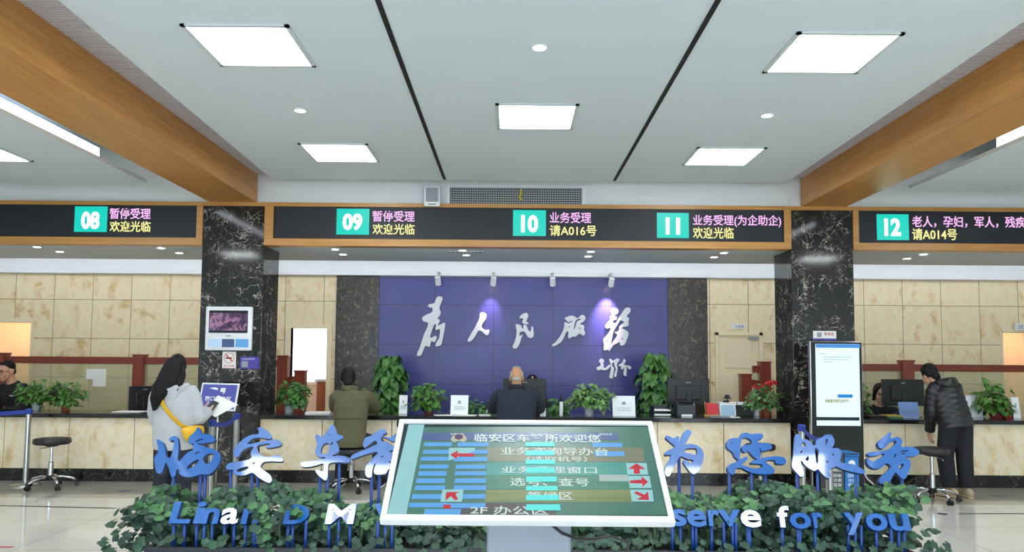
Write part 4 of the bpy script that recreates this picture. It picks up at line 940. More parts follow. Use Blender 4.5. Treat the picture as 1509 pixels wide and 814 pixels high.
pot_plant('bushy pothos in a terracotta pot on the left counter', 62, 121, 559, 603, 9.92, 97, 0.062, 0.12, M_terra, M_leafA, 150)
pot_plant('pothos in a pale blue-white pot at the left end of the middle counter', 407, 457, 564, 610, 9.95, 426, 0.07, 0.14, M_potg, M_leafB, 140)
pot_plant('pothos in a terracotta pot before the blue wall, left of the white notice', 604, 655, 566, 610, 9.95, 632, 0.065, 0.10, M_terra, M_leafA, 150)
pot_plant('pothos spilling over a round white pot right of the elderly man', 836, 904, 569, 616, 9.88, 868, 0.068, 0.13, M_potw, mat('pale_pothos_leaf', (118, 158, 92), 0.38, vc=(64, 112, 50), vscale=16), 190, 0.08)
g = pot_plant('pothos in a dark red pot on the right counter', 1435, 1492, 565, 604, 9.95, 1467, 0.078, 0.11, M_potr, M_leafA, 90, 0.10)
fl = pot_plant('red-flowering plant in a terracotta pot on the middle counter by the right column', 1098, 1152, 568, 606, 9.95, 1130, 0.062, 0.13, M_terra, mat('flower_leaf', (104, 152, 84), 0.45, vc=(44, 92, 44), vscale=16), 170, 0.055, group=None)
fl.name = 'potted_red_flowers'; MX[fl.name] = MX['potted_pothos.006'] if 'potted_pothos.006' in MX else Matrix.Translation(fl.location)
fm = bmesh.new(); rf = random.Random(4)
for u, v in ((1117, 573), (1113, 571), (1133, 565), (1137, 567), (1129, 567), (1143, 566), (1122, 570), (1140, 563)):
    c = P(u, v, 9.8)
    for k in range(9): heart_leaf(fm, c + rdir(rf) * 0.015, rdir(rf, -0.2, 1), Vector((0, -0.4, 1)), 0.034, rf)
leaf_obj('flowers', fm, mat('red_petals', (206, 30, 40), 0.5), fl)
for lb, u0, u1, v0, v1, n in (('small dark desk plant right of the white notice before the blue wall', 664, 704, 585, 612, 80), ('small dark desk plant between the elderly man and the white bottle', 806, 842, 589, 614, 80), ('small desk plant just left of the elderly man', 702, 732, 592, 612, 50), ('small desk plant behind the seated man in the olive jacket', 520, 538, 570, 605, 40), ('small desk plant left of the female clerk behind the tall screen', 1262, 1283, 565, 605, 60)):
    pot_plant(lb, u0, u1, v0, v1, 10.5, (u0 + u1) / 2, 0.06, 0.10, M_potw, M_leafB, n, 0.07, 0.72, 'small plants on the staff desks')
def tall_plant(label, u0, u1, v0, Y):
    r = random.Random(int(u0)); a, b = P(u0, v0, Y), P(u1, v0, Y); cx = (a.x + b.x) / 2; w = (b.x - a.x) / 2; zt = a.z
    t = thing('tall_pothos', label, 'potted plant', (cx, Y, 0), 'tall plants before the blue wall')
    pot_mesh((cx, Y, 0.001), 0.19, 0.34).build('pot', M_potw, t, auto=True)
    MB().cyl((cx, Y, 0.29), (cx, Y, 0.315), 0.165).build('soil', M_soil, t)
    MB().cyl((cx, Y, 0.3), (cx, Y, zt - 0.12), 0.035).build('moss_pole', mat('moss_pole', (86, 70, 46), 0.9, vary=0.4, vscale=50), t)
    bm = bmesh.new()
    for i in range(330):
        f = r.random() ** 0.8; z = 0.42 + f * (zt - 0.46); an = r.uniform(0, 2 * math.pi)
        ww = w * (1 - max(0, f - 0.72) * 1.6) * r.uniform(0.5, 0.95)
        d = Vector((math.cos(an), math.sin(an), 0)); p = Vector((cx, Y, z)) + d * ww * 0.82
        heart_leaf(bm, p, d * 0.7 + Vector((r.uniform(-.5, .5), r.uniform(-.3, .3), -0.75)), d * 0.8 + Vector((0, 0, 0.6)), r.uniform(0.10, 0.155), r, 0.5)
    leaf_obj('foliage', bm, M_leafB, t)
tall_plant('tall leafy pothos column at the left edge of the blue wall', 545, 606, 521, 11.05)
tall_plant('tall leafy pothos column at the right edge of the blue wall', 932, 997, 517, 11.05)

# ================================================================ stools, posts, signs on the floor
def stool(label, x, y, seat_z, rz, r=0.2):
    t = thing('swivel_stool', label, 'stool', (0, 0, 0), 'black swivel stools')
    MB().lathe([(r * 0.9, seat_z - 0.075), (r, seat_z - 0.06), (r * 1.01, seat_z - 0.03), (r * 0.97, seat_z - 0.008), (r * 0.7, seat_z)], seg=36).build('seat', mat('black_vinyl', (34, 35, 37), 0.45), t, smooth=True)
    MB().lathe([(0.06, seat_z - 0.10), (0.10, seat_z - 0.078), (0.10, seat_z - 0.072)]).build('seat_plate', M_black, t)
    MB().lathe([(0.030, 0.12), (0.030, 0.30), (0.026, 0.305), (0.017, 0.307), (0.017, seat_z - 0.09)]).build('gas_column', M_chrome, t, smooth=False, auto=True)
    MB().tube([(0.03, -0.02, seat_z - 0.10), (-0.10, -0.08, seat_z - 0.11), (-0.17, -0.11, seat_z - 0.125)], 0.006, 8).build('lever', M_steel, t, smooth=True)
    MB().lathe([(0.045, 0.095), (0.05, 0.105), (0.05, 0.135), (0.035, 0.15)]).build('hub', M_black, t, auto=True)
    for k in range(5):
        a = 2 * math.pi * k / 5; d = Vector((math.cos(a), math.sin(a), 0))
        lg = MB().loft([d * 0.03 + Vector((0, 0, .125)), d * 0.12 + Vector((0, 0, .13)), d * 0.22 + Vector((0, 0, .105)), d * 0.262 + Vector((0, 0, .075))], [0.021, 0.019, 0.016, 0.014], [0.017, 0.015, 0.013, 0.012], side=d.cross(Vector((0, 0, 1))), seg=12).build('leg', M_chrome, t, smooth=True)
        c = d * 0.262; s = d.cross(Vector((0, 0, 1))); w = MB()
        for sg in (-1, 1): w.cyl(c + s * (0.007 * sg) + Vector((0, 0, 0.027)) + d * 0.012, c + s * (0.026 * sg) + Vector((0, 0, 0.027)) + d * 0.012, 0.027, seg=16)
        w.cyl(c + Vector((0, 0, 0.035)), c + Vector((0, 0, 0.08)), 0.012, seg=10)
        w.build('caster', M_black, lg, auto=True)
    t.location = (x, y, 0); t.rotation_euler = (0, 0, rz); MX[t.name] = Matrix.Translation((x, y, 0)) @ Matrix.Rotation(rz, 4, 'Z')
    return t
sx = lambda u, Y: P(u, 650, Y).x
stool('black swivel stool with chrome base standing alone by the left counter', sx(77, 9.15), 9.15, 0.585, 0.5)
stool('black swivel stool under the seated man in the olive jacket', sx(519, 9.12), 9.12, 0.50, 0.2)
stool('black swivel stool under the seated elderly man, behind the directory screen', sx(761, 9.1), 9.1, 0.50, 0.9)
stool('black swivel stool half hidden behind the blue character 您', sx(1120, 9.2), 9.2, 0.575, 0.3, 0.175)
stool('black swivel stool with chrome base beside the young man in the puffer jacket', sx(1372, 8.72), 8.72, 0.60, 1.1, 0.185)
def belt_post(label, x, y, belt_to=None, head=None):
    t = thing('queue_post', label, 'queue barrier post', (x, y, 0), 'belt barrier posts')
    MB().lathe([(0.165, 0.001), (0.165, 0.012), (0.14, 0.024), (0.05, 0.034)], (x, y, 0), 32).build('base', M_steel, t, auto=True)
    MB().lathe([(0.031, 0.03), (0.031, 0.86)], (x, y, 0)).build('pole', M_steel, t, smooth=False, auto=True)
    MB().lathe([(0.036, 0.845), (0.038, 0.85), (0.038, 0.905), (0.030, 0.912)], (x, y, 0)).build('belt_head', head or M_belt, t, auto=True)
    if belt_to:
        a = Vector((x, y, 0.875)); b = Vector(belt_to); n = 8; pts = [a.lerp(b, i / n) - Vector((0, 0, 0.05 * math.sin(math.pi * i / n) + 0.0)) for i in range(n + 1)]
        s = (b - a).cross(Vector((0, 0, 1))).normalized()
        MB().loft(pts, 0.024, 0.0015, side=(0, 0, 1), seg=8).build('belt', M_belt, t)
pt = lambda u, Y: P(u, 620, Y).x
belt_post('steel belt post before the left counter near the lone stool', pt(42, 9.35), 9.35, (-8.0, 9.0, 0.86))
belt_post('steel belt post right of the woman, nearer one of the pair', pt(313, 7.9), 7.9, (pt(349, 8.8), 8.8, 0.875))
belt_post('steel belt post before the left column, farther one of the pair', pt(349, 8.8), 8.8)
belt_post('steel belt post before the right column, farther one of the pair', pt(1181, 7.86), 7.86, (pt(1220, 6.8), 6.8, 0.875))
belt_post('steel belt post before the tall touch screen, nearer one of the pair', pt(1220, 6.8), 6.8)
belt_post('steel belt post with black head just left of the directory screen', pt(590, 8.0), 8.0, None, M_black)
# blue notice stand by the left column
c = P(322, 585, 9.2)
t = thing('notice_stand', 'blue notice board on a slim pole stand before the left column', 'sign', (c.x, 9.2, 0))
MB().lathe([(0.15, 0.001), (0.15, 0.012), (0.03, 0.022)], (c.x, 9.2, 0), 30).build('base', M_steel, t, auto=True)
MB().cyl((c.x, 9.2, 0.02), (c.x, 9.2, c.z - 0.1), 0.012).build('pole', M_steel, t, smooth=True)
FB = plane_frame(c, (1, 0.0, -0.02), (0.10, 0.35, 1)) ; BM = FB
MB().box(-0.225, 0.225, -0.17, 0.17, -0.02, 0, 0.004, BM).build('board_frame', M_white, t)
MB().box(-0.205, 0.205, -0.15, 0.15, 0, 0.002, 0, BM).build('board_face', mat('notice_blue', (76, 82, 168), 0.4), t)
FB2 = FB @ Matrix.Translation((0, 0, 0.0025))
glyphs('lettering', '窗口服务区', M_paper, FB2, (-0.155, -0.055, 0.155, 0.005), t, 0.001, bold=0.02)
MB().prism([FB2 @ Vector(p) for p in ((-0.13, 0.105, 0), (-0.05, 0.115, 0), (-0.02, 0.1, 0), (-0.02, 0.08, 0), (-0.06, 0.085, 0))], (0, -0.001, 0)).prism([FB2 @ Vector(p) for p in ((0.01, 0.11, 0), (0.07, 0.11, 0), (0.07, 0.06, 0), (0.05, 0.03, 0), (0.045, 0.06, 0), (0.01, 0.06, 0))], (0, -0.001, 0)).build('emblem', M_paper, t)
# floor tape and stickers
M_tape = mat('dark_floor_tape', (70, 66, 66), 0.6)
def floor_mark(label, pts, m, name='floor_tape', w=0.022):
    a, b = Pz(*pts[0], 0), Pz(*pts[1], 0); d = (b - a).normalized(); s = Vector((-d.y, d.x, 0)) * w
    tag(MB().prism([a - s, b - s, b + s, a + s], (0, 0, 0.0015)).build(name, m, loc=tuple((a + b) / 2)), label, 'floor marking')
floor_mark('dark waiting line on the floor before the left stool', ((-30, 745), (171, 749.5)), M_tape)
floor_mark('dark waiting line on the floor at far right', ((1413, 757.5), (1540, 757.5)), M_tape)
floor_mark('red floor line at the lower left corner', ((-60, 806), (19, 807)), mat('red_floor_tape', (168, 60, 62), 0.6))
for lb, u, v, w in (('round dark floor sticker right of the left stool', 183, 724, 11), ('round dark floor sticker at far right before the counter', 1474, 731.5, 12.5), ('small dark floor sticker below the right stool', 1389, 758, 7), ('dark floor sticker left of the directory screen', 596, 727, 10)):
    c = Pz(u, v, 0); r = (Pz(u + w, v, 0) - c).length
    t = thing('floor_sticker', lb, 'floor sticker', tuple(c), 'round stickers on the floor')
    MB().lathe([(r, 0.001), (r, 0.0025)], (c.x, c.y, 0), 28).build('disc', mat('sticker_dark', (84, 84, 96), 0.5), t)
    MB().lathe([(r * 0.72, 0.0026), (r * 0.72, 0.0031)], (c.x, c.y, 0), 28).build('disc_centre', mat('sticker_centre', (66, 66, 82), 0.5), t)
# tall touch screen kiosk
KY = 8.9; a = pbox(1194, 503, 1272, 630, KY); zb = 0.0
kx0, kx1, kz = a[0], a[2], a[3]; sc = P(1201, 507, KY); sd = P(1268, 628, KY)
t = thing('touch_kiosk', 'tall slim floor-standing touch screen before the right column', 'kiosk', ((kx0 + kx1) / 2, KY, 0))
MB().box(kx0, kx1, KY, KY + 0.07, 0.03, kz, 0.02).build('body', M_steel, t, auto=True)
MB().box(kx0 + 0.012, kx1 - 0.012, KY - 0.006, KY + 0.002, 0.05, kz - 0.012, 0.004).build('front_glass', M_blackgloss, t)
MB().box(kx0 - 0.05, kx1 + 0.05, KY - 0.2, KY + 0.25, 0.001, 0.03, 0.006).build('base_plate', M_alu, t)
s = MB().box(sc.x, sd.x, KY - 0.008, KY - 0.006, sd.z, sc.z).build('screen', screen_mat('kiosk_screen', (224, 250, 255), 1.15), t)
def kb(name, u0, v0, u1, v1, m, par=None):
    q = pbox(u0, v0, u1, v1, KY); MB().box(q[0], q[2], KY - 0.0095, KY - 0.008, q[1], q[3]).build(name, m, par or s)
kb('header_bar', 1201.5, 507.5, 1267, 513, screen_mat('kiosk_blue', (74, 150, 226), 1.0))
kb('blue_button', 1234, 581.5, 1256, 586.5, screen_mat('kiosk_btn', (40, 140, 216), 1.0))
kb('image_strip', 1202, 615, 1266, 620, screen_mat('kiosk_strip', (30, 44, 52), 1.0))
glyphs('caption', '请看着屏幕完成操作', screen_mat('kiosk_yellow', (150, 140, 40), 1.0), FRONT(KY - 0.0085), pbox(1215, 588.5, 1250, 594, KY), s, 0.001, bold=0.02)
for i, (u0, v0, u1) in enumerate(((1207, 521, 1216), (1213, 526, 1256), (1213, 529.5, 1250), (1213, 533, 1226))): kb('page_line', u0, v0, u1, v0 + 1.1, screen_mat('kiosk_grey', (176, 206, 214), 1.0))
tag(MB().tube([(kx1 - 0.02, KY + 0.10, 0.36), (kx1 + 0.06, KY + 0.08, 0.20), (kx1 + 0.20, KY + 0.02, 0.06), (kx1 + 0.34, KY - 0.05, 0.012), (kx1 + 0.6, KY, 0.012)], 0.010, 10).build('power_hose', M_white, loc=(kx1, KY, 0), smooth=True), 'white power hose trailing from the tall touch screen', 'cable')
# recycling bin
BY = 8.45; a = pbox(1223, 668, 1266, 700, BY); bx0, bx1, bz = a[0], a[2], a[3]; xm = (bx0 + bx1) / 2
t = thing('recycling_bin', 'small two-part grey and blue recycling bin below the tall touch screen', 'bin', (xm, BY, 0))
M_bing, M_binb = mat('bin_grey', (74, 80, 84), 0.5), mat('bin_blue', (40, 118, 190), 0.45)
MB().box(bx0, xm - 0.004, BY, BY + 0.28, 0.001, bz - 0.04, 0.012).build('grey_half', M_bing, t)
MB().box(xm + 0.004, bx1, BY, BY + 0.28, 0.001, bz - 0.04, 0.012).build('blue_half', M_binb, t)
MB().box(bx0 - 0.008, xm, BY - 0.008, BY + 0.288, bz - 0.04, bz, 0.012).build('lid', M_bing, t); MB().box(xm, bx1 + 0.008, BY - 0.008, BY + 0.288, bz - 0.04, bz, 0.012).build('lid', M_binb, t)
MB().tube([(bx0 + 0.03, BY - 0.008, bz - 0.02), (bx0 + 0.03, BY - 0.03, bz - 0.005), (bx1 - 0.03, BY - 0.03, bz - 0.005), (bx1 - 0.03, BY - 0.008, bz - 0.02)], 0.006, 8).build('handle', M_black, t)
for x0, x1, s1, s2 in ((bx0, xm, '其他垃圾', '♻'), (xm, bx1, '可回收物', '♻')):
    w = x1 - x0; glyphs('lettering', s1, M_paper, FRONT(BY - 0.001), (x0 + w * .2, bz - 0.20, x1 - w * .2, bz - 0.17), t, 0.001, bold=0.01)
    MB().lathe([(w * .24, 0), (w * .24, 0.001)], seg=20).build('symbol_disc', M_paper, t).matrix_local = MX[t.name].inverted() @ Matrix.Translation(((x0 + x1) / 2, BY - 0.0005, bz - 0.115)) @ Matrix.Rotation(math.pi / 2, 4, 'X') @ MX[t.name]
    for k in range(3): glyphs('lettering', ('回收', '分类', '投放')[k], M_paper, FRONT(BY - 0.001), (x0 + w * .22, bz - 0.262 - k * 0.05, x1 - w * .22, bz - 0.225 - k * 0.05), t, 0.001)
# column-mounted things
a = pbox(303, 452, 372, 517, 9.57); cx = (a[0] + a[2]) / 2
t = thing('wall_terminal', 'white wall-mounted video terminal on the left column', 'screen', (cx, 9.6, a[1]))
MB().box(a[0], a[2], 9.55, 9.6, a[1], a[3], 0.018).build('casing', M_white, t, auto=True)
def vid():
    m, nt, bb = node_mat('video_picture'); tc = nt.nodes.new('ShaderNodeTexCoord'); n = noise(nt, tc.outputs['Object'], 9, 3, 0.6)
    nt.links.new(ramp(nt, n.outputs['Fac'], [(0.36, (38, 28, 44)), (0.5, (96, 62, 110)), (0.6, (190, 140, 170)), (0.7, (70, 80, 130))]), bb.inputs['Emission Color'])
    bb.inputs['Emission Strength'].default_value = 0.75; bb.inputs['Base Color'].default_value = (.004, .004, .005, 1); bb.inputs['Roughness'].default_value = 0.12; return m
q = pbox(309, 458, 366, 491, 9.57)
b0 = MB().box(q[0], q[2], 9.546, 9.551, q[1], q[3]).build('screen', M_blackgloss, t)
MB().box(q[0] + 0.008, q[2] - 0.008, 9.5445, 9.546, q[1] + 0.03, q[3] - 0.03).build('picture', vid(), b0)
MB().box(cx - 0.03, cx + 0.03, 9.546, 9.551, q[1] - 0.045, q[1] - 0.03).build('button_strip', M_grey, t)
for u0, u1, c in ((307, 327, (190, 214, 240)), (328, 346, (60, 84, 130)), (348, 367, (96, 168, 226))):
    q = pbox(u0, 500, u1, 512, 9.57); MB().box(q[0], q[2], 9.5465, 9.551, q[1], q[3]).build('label_plate', mat('plate_%d' % u0, c, 0.4), t)
q = pbox(327, 518.5, 347, 543, 9.58); w = q[2] - q[0]; zc = q[3] - w * 0.46; xc = (q[0] + q[2]) / 2
t = thing('no_smoking_sign', 'white no-smoking sign on the left column', 'sign', (xc, 9.6, q[1]))
MB().box(q[0], q[2], 9.592, 9.6, q[1], q[3], 0.002).build('plate', M_paper, t)
M_sred = mat('sign_red', (196, 40, 44), 0.5)
ring = MB()
pts = [Vector((xc + w * .36 * math.cos(i * math.pi / 12), 9.591, zc + w * .36 * math.sin(i * math.pi / 12))) for i in range(25)]
ring.loft(pts, 0.009, 0.002, side=(0, 1, 0), seg=6); ring.box(-w * .34, w * .34, -0.002, 0.001, -0.007, 0.007, 0, Matrix.Translation((xc, 9.589, zc)) @ Matrix.Rotation(math.radians(45), 4, 'Y')); ring.build('prohibition_ring', M_sred, t)
MB().box(xc - w * .24, xc + w * .2, 9.59, 9.592, zc - 0.012, zc + 0.006).build('cigarette', M_black, t)
glyphs('lettering', '禁止吸烟', M_sred, FRONT(9.5915), (q[0] + w * .12, q[1] + 0.012, q[2] - w * .12, q[1] + 0.045), t, 0.001)
q = pbox(353, 526, 381, 544, 9.58); w = q[2] - q[0]
t = thing('purple_sign', 'small purple sign on the left column beside the no-smoking sign', 'sign', ((q[0] + q[2]) / 2, 9.6, q[1]))
MB().box(q[0], q[2], 9.592, 9.6, q[1], q[3], 0.002).build('plate', mat('sign_purple', (74, 62, 160), 0.45), t)
MB().box(q[0] + w * .1, q[0] + w * .42, 9.59, 9.592, q[1] + 0.02, q[1] + 0.02 + w * .32).build('white_patch', M_grey, t)
glyphs('lettering', '扫码评价', M_paper, FRONT(9.5915), (q[0] + w * .12, q[3] - 0.04, q[0] + w * .8, q[3] - 0.018), t, 0.001)
q = pbox(1199, 488, 1233, 502, 9.58); w = q[2] - q[0]
t = thing('column_notice', 'small white notice with purple lower edge on the right column', 'sign', ((q[0] + q[2]) / 2, 9.6, q[1]))
MB().box(q[0], q[2], 9.592, 9.6, q[1], q[3], 0.002).build('plate', M_paper, t)
MB().box(q[0], q[2], 9.590, 9.593, q[1], q[1] + 0.025).build('purple_edge', mat('sign_purple', (74, 62, 160), 0.45), t)
MB().box(q[0] + w * .16, q[0] + w * .36, 9.590, 9.592, q[1] + 0.04, q[1] + 0.10).build('grey_patch', M_grey, t)
glyphs('lettering', '取号处', M_sred, FRONT(9.5915), (q[0] + w * .48, q[1] + 0.06, q[2] - w * .1, q[1] + 0.10), t, 0.001, bold=0.02)

# ================================================================ things on the counters and staff desks
def monitor(label, u0, u1, v0, Y, rz=0.0, z0=0.72, h=0.36):
    a, b = P(u0, v0, Y), P(u1, v0, Y); w = (b.x - a.x); cx = (a.x + b.x) / 2; zt = a.z
    t = thing('computer_monitor', label, 'monitor', (0, 0, 0), 'computer monitors on the staff desks')
    MB().box(-w / 2, w / 2, -0.012, 0.018, zt - z0 - h, zt - z0, 0.006).build('screen_back', M_black, t)
    MB().box(-w * .3, w * .3, -0.035, -0.010, zt - z0 - h * .8, zt - z0 - h * .25, 0.01).build('rear_housing', M_black, t)
    MB().box(-0.035, 0.035, -0.05, -0.03, 0.012, zt - z0 - h * .5, 0.006).build('stand', M_black, t)
    MB().box(-0.12, 0.12, -0.13, 0.09, 0.001, 0.013, 0.004).build('foot', M_black, t)
    MB().box(-0.03, 0.03, -0.014, -0.011, zt - z0 - h * .16, zt - z0 - h * .13).build('badge', M_grey, t)
    MB().box(-w / 2 + .015, w / 2 - .015, 0.018, 0.020, zt - z0 - h + .03, zt - z0 - .015).build('panel', screen_mat('monitor_glow', (150, 180, 210), 0.8), t)
    t.location = (cx, Y, z0); t.rotation_euler = (0, 0, rz); MX[t.name] = Matrix.Translation((cx, Y, z0)) @ Matrix.Rotation(rz, 4, 'Z')
monitor('black monitor back right of the tall plant, before the right pilaster', 983, 1045, 558, 10.5)
monitor('black monitor back before the female clerk on the right', 1299, 1361, 559, 10.45)
monitor('black monitor back behind the elderly man', 742, 805, 558, 10.5)
monitor('black monitor turned away near the woman on the left', 192, 236, 569, 10.5, 0.7, h=0.33)
def on_counter(name, label, cat, u0, v0, u1, Y, m, dep=0.02, lean=0.0, group=None, z0=CT, h=None):
    a, b = P(u0, v0, Y), P(u1, v0, Y); t = thing(name, label, cat, ((a.x + b.x) / 2, Y, z0), group)
    return t, a.x, b.x, (a.z if h is None else z0 + h)
def notice(label, u0, v0, u1, Y, tint=(232, 236, 238), lines=3, mark=True, pat=None):
    t, x0, x1, zt = on_counter('counter_notice', label, 'notice', u0, v0, u1, Y, None, group='acrylic notices on the counters')
    MB().prism([(x0, Y, CT + .001), (x1, Y, CT + .001), (x1, Y + .05, zt), (x0, Y + .05, zt)], (0, .006, 0)).build('board', mat('acrylic_white' if pat is None else 'acrylic_%s' % pat, tint, 0.3), t)
    MB().box(x0, x1, Y - .01, Y + .075, CT + .0005, CT + .005).build('foot', mat('clear_acrylic_foot', (210, 220, 222), 0.2), t)
    k = zt - CT; w = x1 - x0; b = MB()
    for i in range(lines):
        f = .26 + i * .07; b.box(x0 + w * .2, x1 - w * .2, Y + .05 * f - .003, Y + .05 * f, CT + k * f, CT + k * (f + .018))
    b.build('print_lines', M_grey, t)
    if mark: MB().box(x0 + w * .42, x0 + w * .58, Y + .05 * .6 - .003, Y + .05 * .6, CT + k * .56, CT + k * .72).build('grey_patch', M_grey, t)
notice('square white acrylic notice left of the elderly man before the blue wall', 664, 583, 690, 9.86)
notice('wide white acrylic notice right of the elderly man beside the white potted plant', 903, 584, 936.5, 9.82)
notice('narrow white acrylic notice at the foot of the left tall plant', 588, 583, 600, 9.95)
notice('white acrylic notice left of the red pot on the right counter', 1424, 583, 1448, 10.05)
notice('narrow white acrylic notice at the far right end of the right counter', 1493, 586, 1504, 9.9)
notice('blue and white notice before the right monitor', 1326, 593, 1355, 9.95, (120, 150, 206), 4, False, 'blue')
def sheets(label, u0, u1, v, Y, dep=0.2, n=1, rz=0.05, m=None, th=0.002, name='paper_sheet', cat='paper', grp='papers lying on the counters'):
    c = P((u0 + u1) / 2, v, Y); w = (P(u1, v, Y).x - P(u0, v, Y).x) / 2
    M = Matrix.Translation((c.x, Y, CT)) @ Matrix.Rotation(rz, 4, 'Z')
    tag(MB().box(-w, w, -dep / 2, dep / 2, 0.0008, 0.0008 + th, 0, M).build(name, m or M_paper, loc=(c.x, Y, CT)), label, cat, grp)
sheets('white papers on the left counter beside the woman', 172, 214, 598, 9.95, 0.24, rz=-0.06, th=0.006)
sheets('stack of white papers left of the seated man in the olive jacket', 452, 487, 607, 9.9, 0.22, rz=0.1, th=0.02)
sheets('white sheet before the narrow notice and the square white notice, left one', 640, 668, 610, 9.74, 0.2, rz=0.2)
sheets('white sheet before the square white notice, just left of the elderly man', 670, 702, 610, 9.74, 0.2, rz=-0.1, th=0.004)
sheets('small white folded paper beside the left elbow of the elderly man', 706, 722, 610, 9.74, 0.12, rz=0.2, th=0.012)
sheets('white form on the middle counter beside the grey clipboard', 1071, 1089, 607, 9.8, 0.2, rz=-0.12)
sheets('grey clipboard on the middle counter below the red pennant', 1046, 1074, 608, 9.78, 0.16, rz=-0.1, m=mat('clipboard_grey', (130, 138, 146), 0.4), th=0.012, name='clipboard', cat='clipboard', grp=None)
sheets('dark keypad at the left end of the right counter', 1276, 1302, 608, 9.85, 0.18, rz=0.05, m=M_black, th=0.03, name='keypad', cat='keypad', grp=None)
sheets('yellow-edged folder before the female clerk', 1300, 1324, 604, 10.0, 0.2, rz=0.0, m=mat('folder_yellow', (206, 168, 84), 0.6), th=0.03, name='folder', cat='folder', grp=None)
sheets('green booklet on the right counter before the yellow-edged folder', 1306, 1326, 608, 9.82, 0.16, rz=0.1, m=mat('booklet_green', (52, 110, 70), 0.6), th=0.016, name='booklet', cat='booklet', grp=None)
# thermos
c = P(827, 600, 9.72)
t = thing('thermos_bottle', 'slim white bottle with black cap right of the elderly man', 'bottle', (c.x, 9.72, CT))
MB().lathe([(0.021, CT + .001), (0.022, CT + .01), (0.022, CT + .17), (0.017, CT + .185)], (c.x, 9.72, 0)).build('body', M_potw, t, smooth=True)
MB().lathe([(0.019, CT + .185), (0.019, CT + .215), (0.022, CT + .22), (0.022, CT + .228), (0.011, CT + .232), (0.010, CT + .262), (0.006, CT + .268)], (c.x, 9.72, 0)).build('cap', M_black, t, auto=True)
# pen on a stand and a little card box by the elderly man
c = P(716, 606, 9.85); t = thing('desk_pen', 'white pen standing in a small black holder left of the elderly man', 'pen', (c.x, 9.85, CT))
MB().lathe([(0.03, CT + .001), (0.028, CT + .014), (0.012, CT + .022)], (c.x, 9.85, 0)).build('holder', M_black, t, smooth=True); MB().cyl((c.x, 9.85, CT + .02), (c.x + .05, 9.85, CT + .13), 0.006, 0.004, 10).build('pen', M_white, t, smooth=True)
c = P(800, 605, 9.72); t = thing('card_holder', 'white card box with dark slots at the right elbow of the elderly man', 'card holder', (c.x, 9.72, CT))
MB().box(c.x - .035, c.x + .035, 9.68, 9.76, CT + .001, CT + .10, .004).build('box', M_white, t)
MB().box(c.x - .028, c.x - .004, 9.70, 9.74, CT + .10, CT + .16, .002).box(c.x + .004, c.x + .028, 9.70, 9.74, CT + .10, CT + .15, .002).build('cards', M_black, t)
# black tray, printer, pennant, camera stand, white printer at the right of the middle counter
t, x0, x1, zt = on_counter('document_tray', 'black document tray with papers right of the wide white notice', 'tray', 961, 598, 987, 9.95, None)
b = MB(); b.box(x0, x1, 9.85, 10.1, CT + .001, CT + .008); b.box(x0, x0 + .006, 9.85, 10.1, CT + .008, zt); b.box(x1 - .006, x1, 9.85, 10.1, CT + .008, zt - .02); b.box(x0 + .006, x1 - .006, 10.094, 10.1, CT + .008, zt); b.box(x0 + .006, x1 - .006, 9.85, 10.094, CT + .06, CT + .066); b.build('tray', M_black, t)
MB().box(x0 + .012, x1 - .012, 9.84, 10.08, CT + .009, CT + .03).box(x0 + .012, x1 - .012, 9.845, 10.08, CT + .067, CT + .08).build('papers', M_paper, t)
t, x0, x1, zt = on_counter('card_printer', 'dark box-shaped card printer before the monitor at the right pilaster', 'printer', 996, 592.5, 1023, 9.9, None)
MB().prism([(x0, 9.82, CT + .001), (x0, 9.82, zt - .05), (x0, 9.88, zt), (x0, 10.04, zt), (x0, 10.04, CT + .001)], (x1 - x0, 0, 0)).build('body', mat('printer_dark', (44, 50, 56), 0.4), t, bevel=.006)
MB().box(x0 + .02, x1 - .02, 9.83, 10.0, zt, zt + .006, .002).build('lid', M_black, t); MB().box(x0 + .05, x1 - .05, 9.78, 9.84, CT + .001, CT + .03, .003).build('output_slip', M_white, t)
t, x0, x1, zt = on_counter('red_pennant', 'small red table pennant on the middle counter', 'pennant', 1040, 593, 1058, 9.92, None)
MB().prism([(x0, 9.92, zt - .005), (x1, 9.92, zt - .02), (x1 + .01, 9.90, CT + .03), (x0 + .01, 9.90, CT + .02)], (0, .004, 0)).build('flag', mat('pennant_red', (200, 44, 48), 0.5), t)
MB().cyl((x0, 9.925, CT + .02), (x0 - .012, 9.93, zt + .01), .004, seg=8).box(x0 - .02, x1 + .02, 9.89, 9.96, CT + .001, CT + .02, .003).build('stand', mat('pennant_gold', (196, 160, 80), 0.4), t)
glyphs('lettering', '服务台', mat('pennant_text', (240, 190, 170), 0.5), plane_frame((0, 9.905, 0), (1, 0, 0), (0, .1, 1)), (x0 + .03, CT + .06, x1 - .02, CT + .09), t, .001)
t, x0, x1, zt = on_counter('document_camera', 'black document camera on a thin stand before the cream door', 'camera', 1066, 582, 1077, 10.1, None); xm = (x0 + x1) / 2
MB().cyl((xm, 10.1, CT + .01), (xm, 10.1, zt - .03), .008, seg=10).build('stand', M_black, t); MB().lathe([(.05, CT + .001), (.05, CT + .012), (.02, CT + .016)], (xm, 10.1, 0)).build('base', M_black, t)
MB().box(xm - .03, xm + .025, 10.06, 10.12, zt - .045, zt, .008).build('camera_head', M_black, t); MB().box(xm - .055, xm + .02, 10.07, 10.11, zt - .10, zt - .075, .005).build('arm', M_black, t)
t, x0, x1, zt = on_counter('pen_stand', 'thin black pen stand beside the white office printer', 'pen', 1083, 590, 1089, 9.85, None); xm = (x0 + x1) / 2
MB().cyl((xm, 9.85, CT + .01), (xm, 9.85, zt), .007, .005, 8).build('pen', M_black, t); MB().lathe([(.035, CT + .001), (.03, CT + .012)], (xm, 9.85, 0)).build('base', M_black, t)
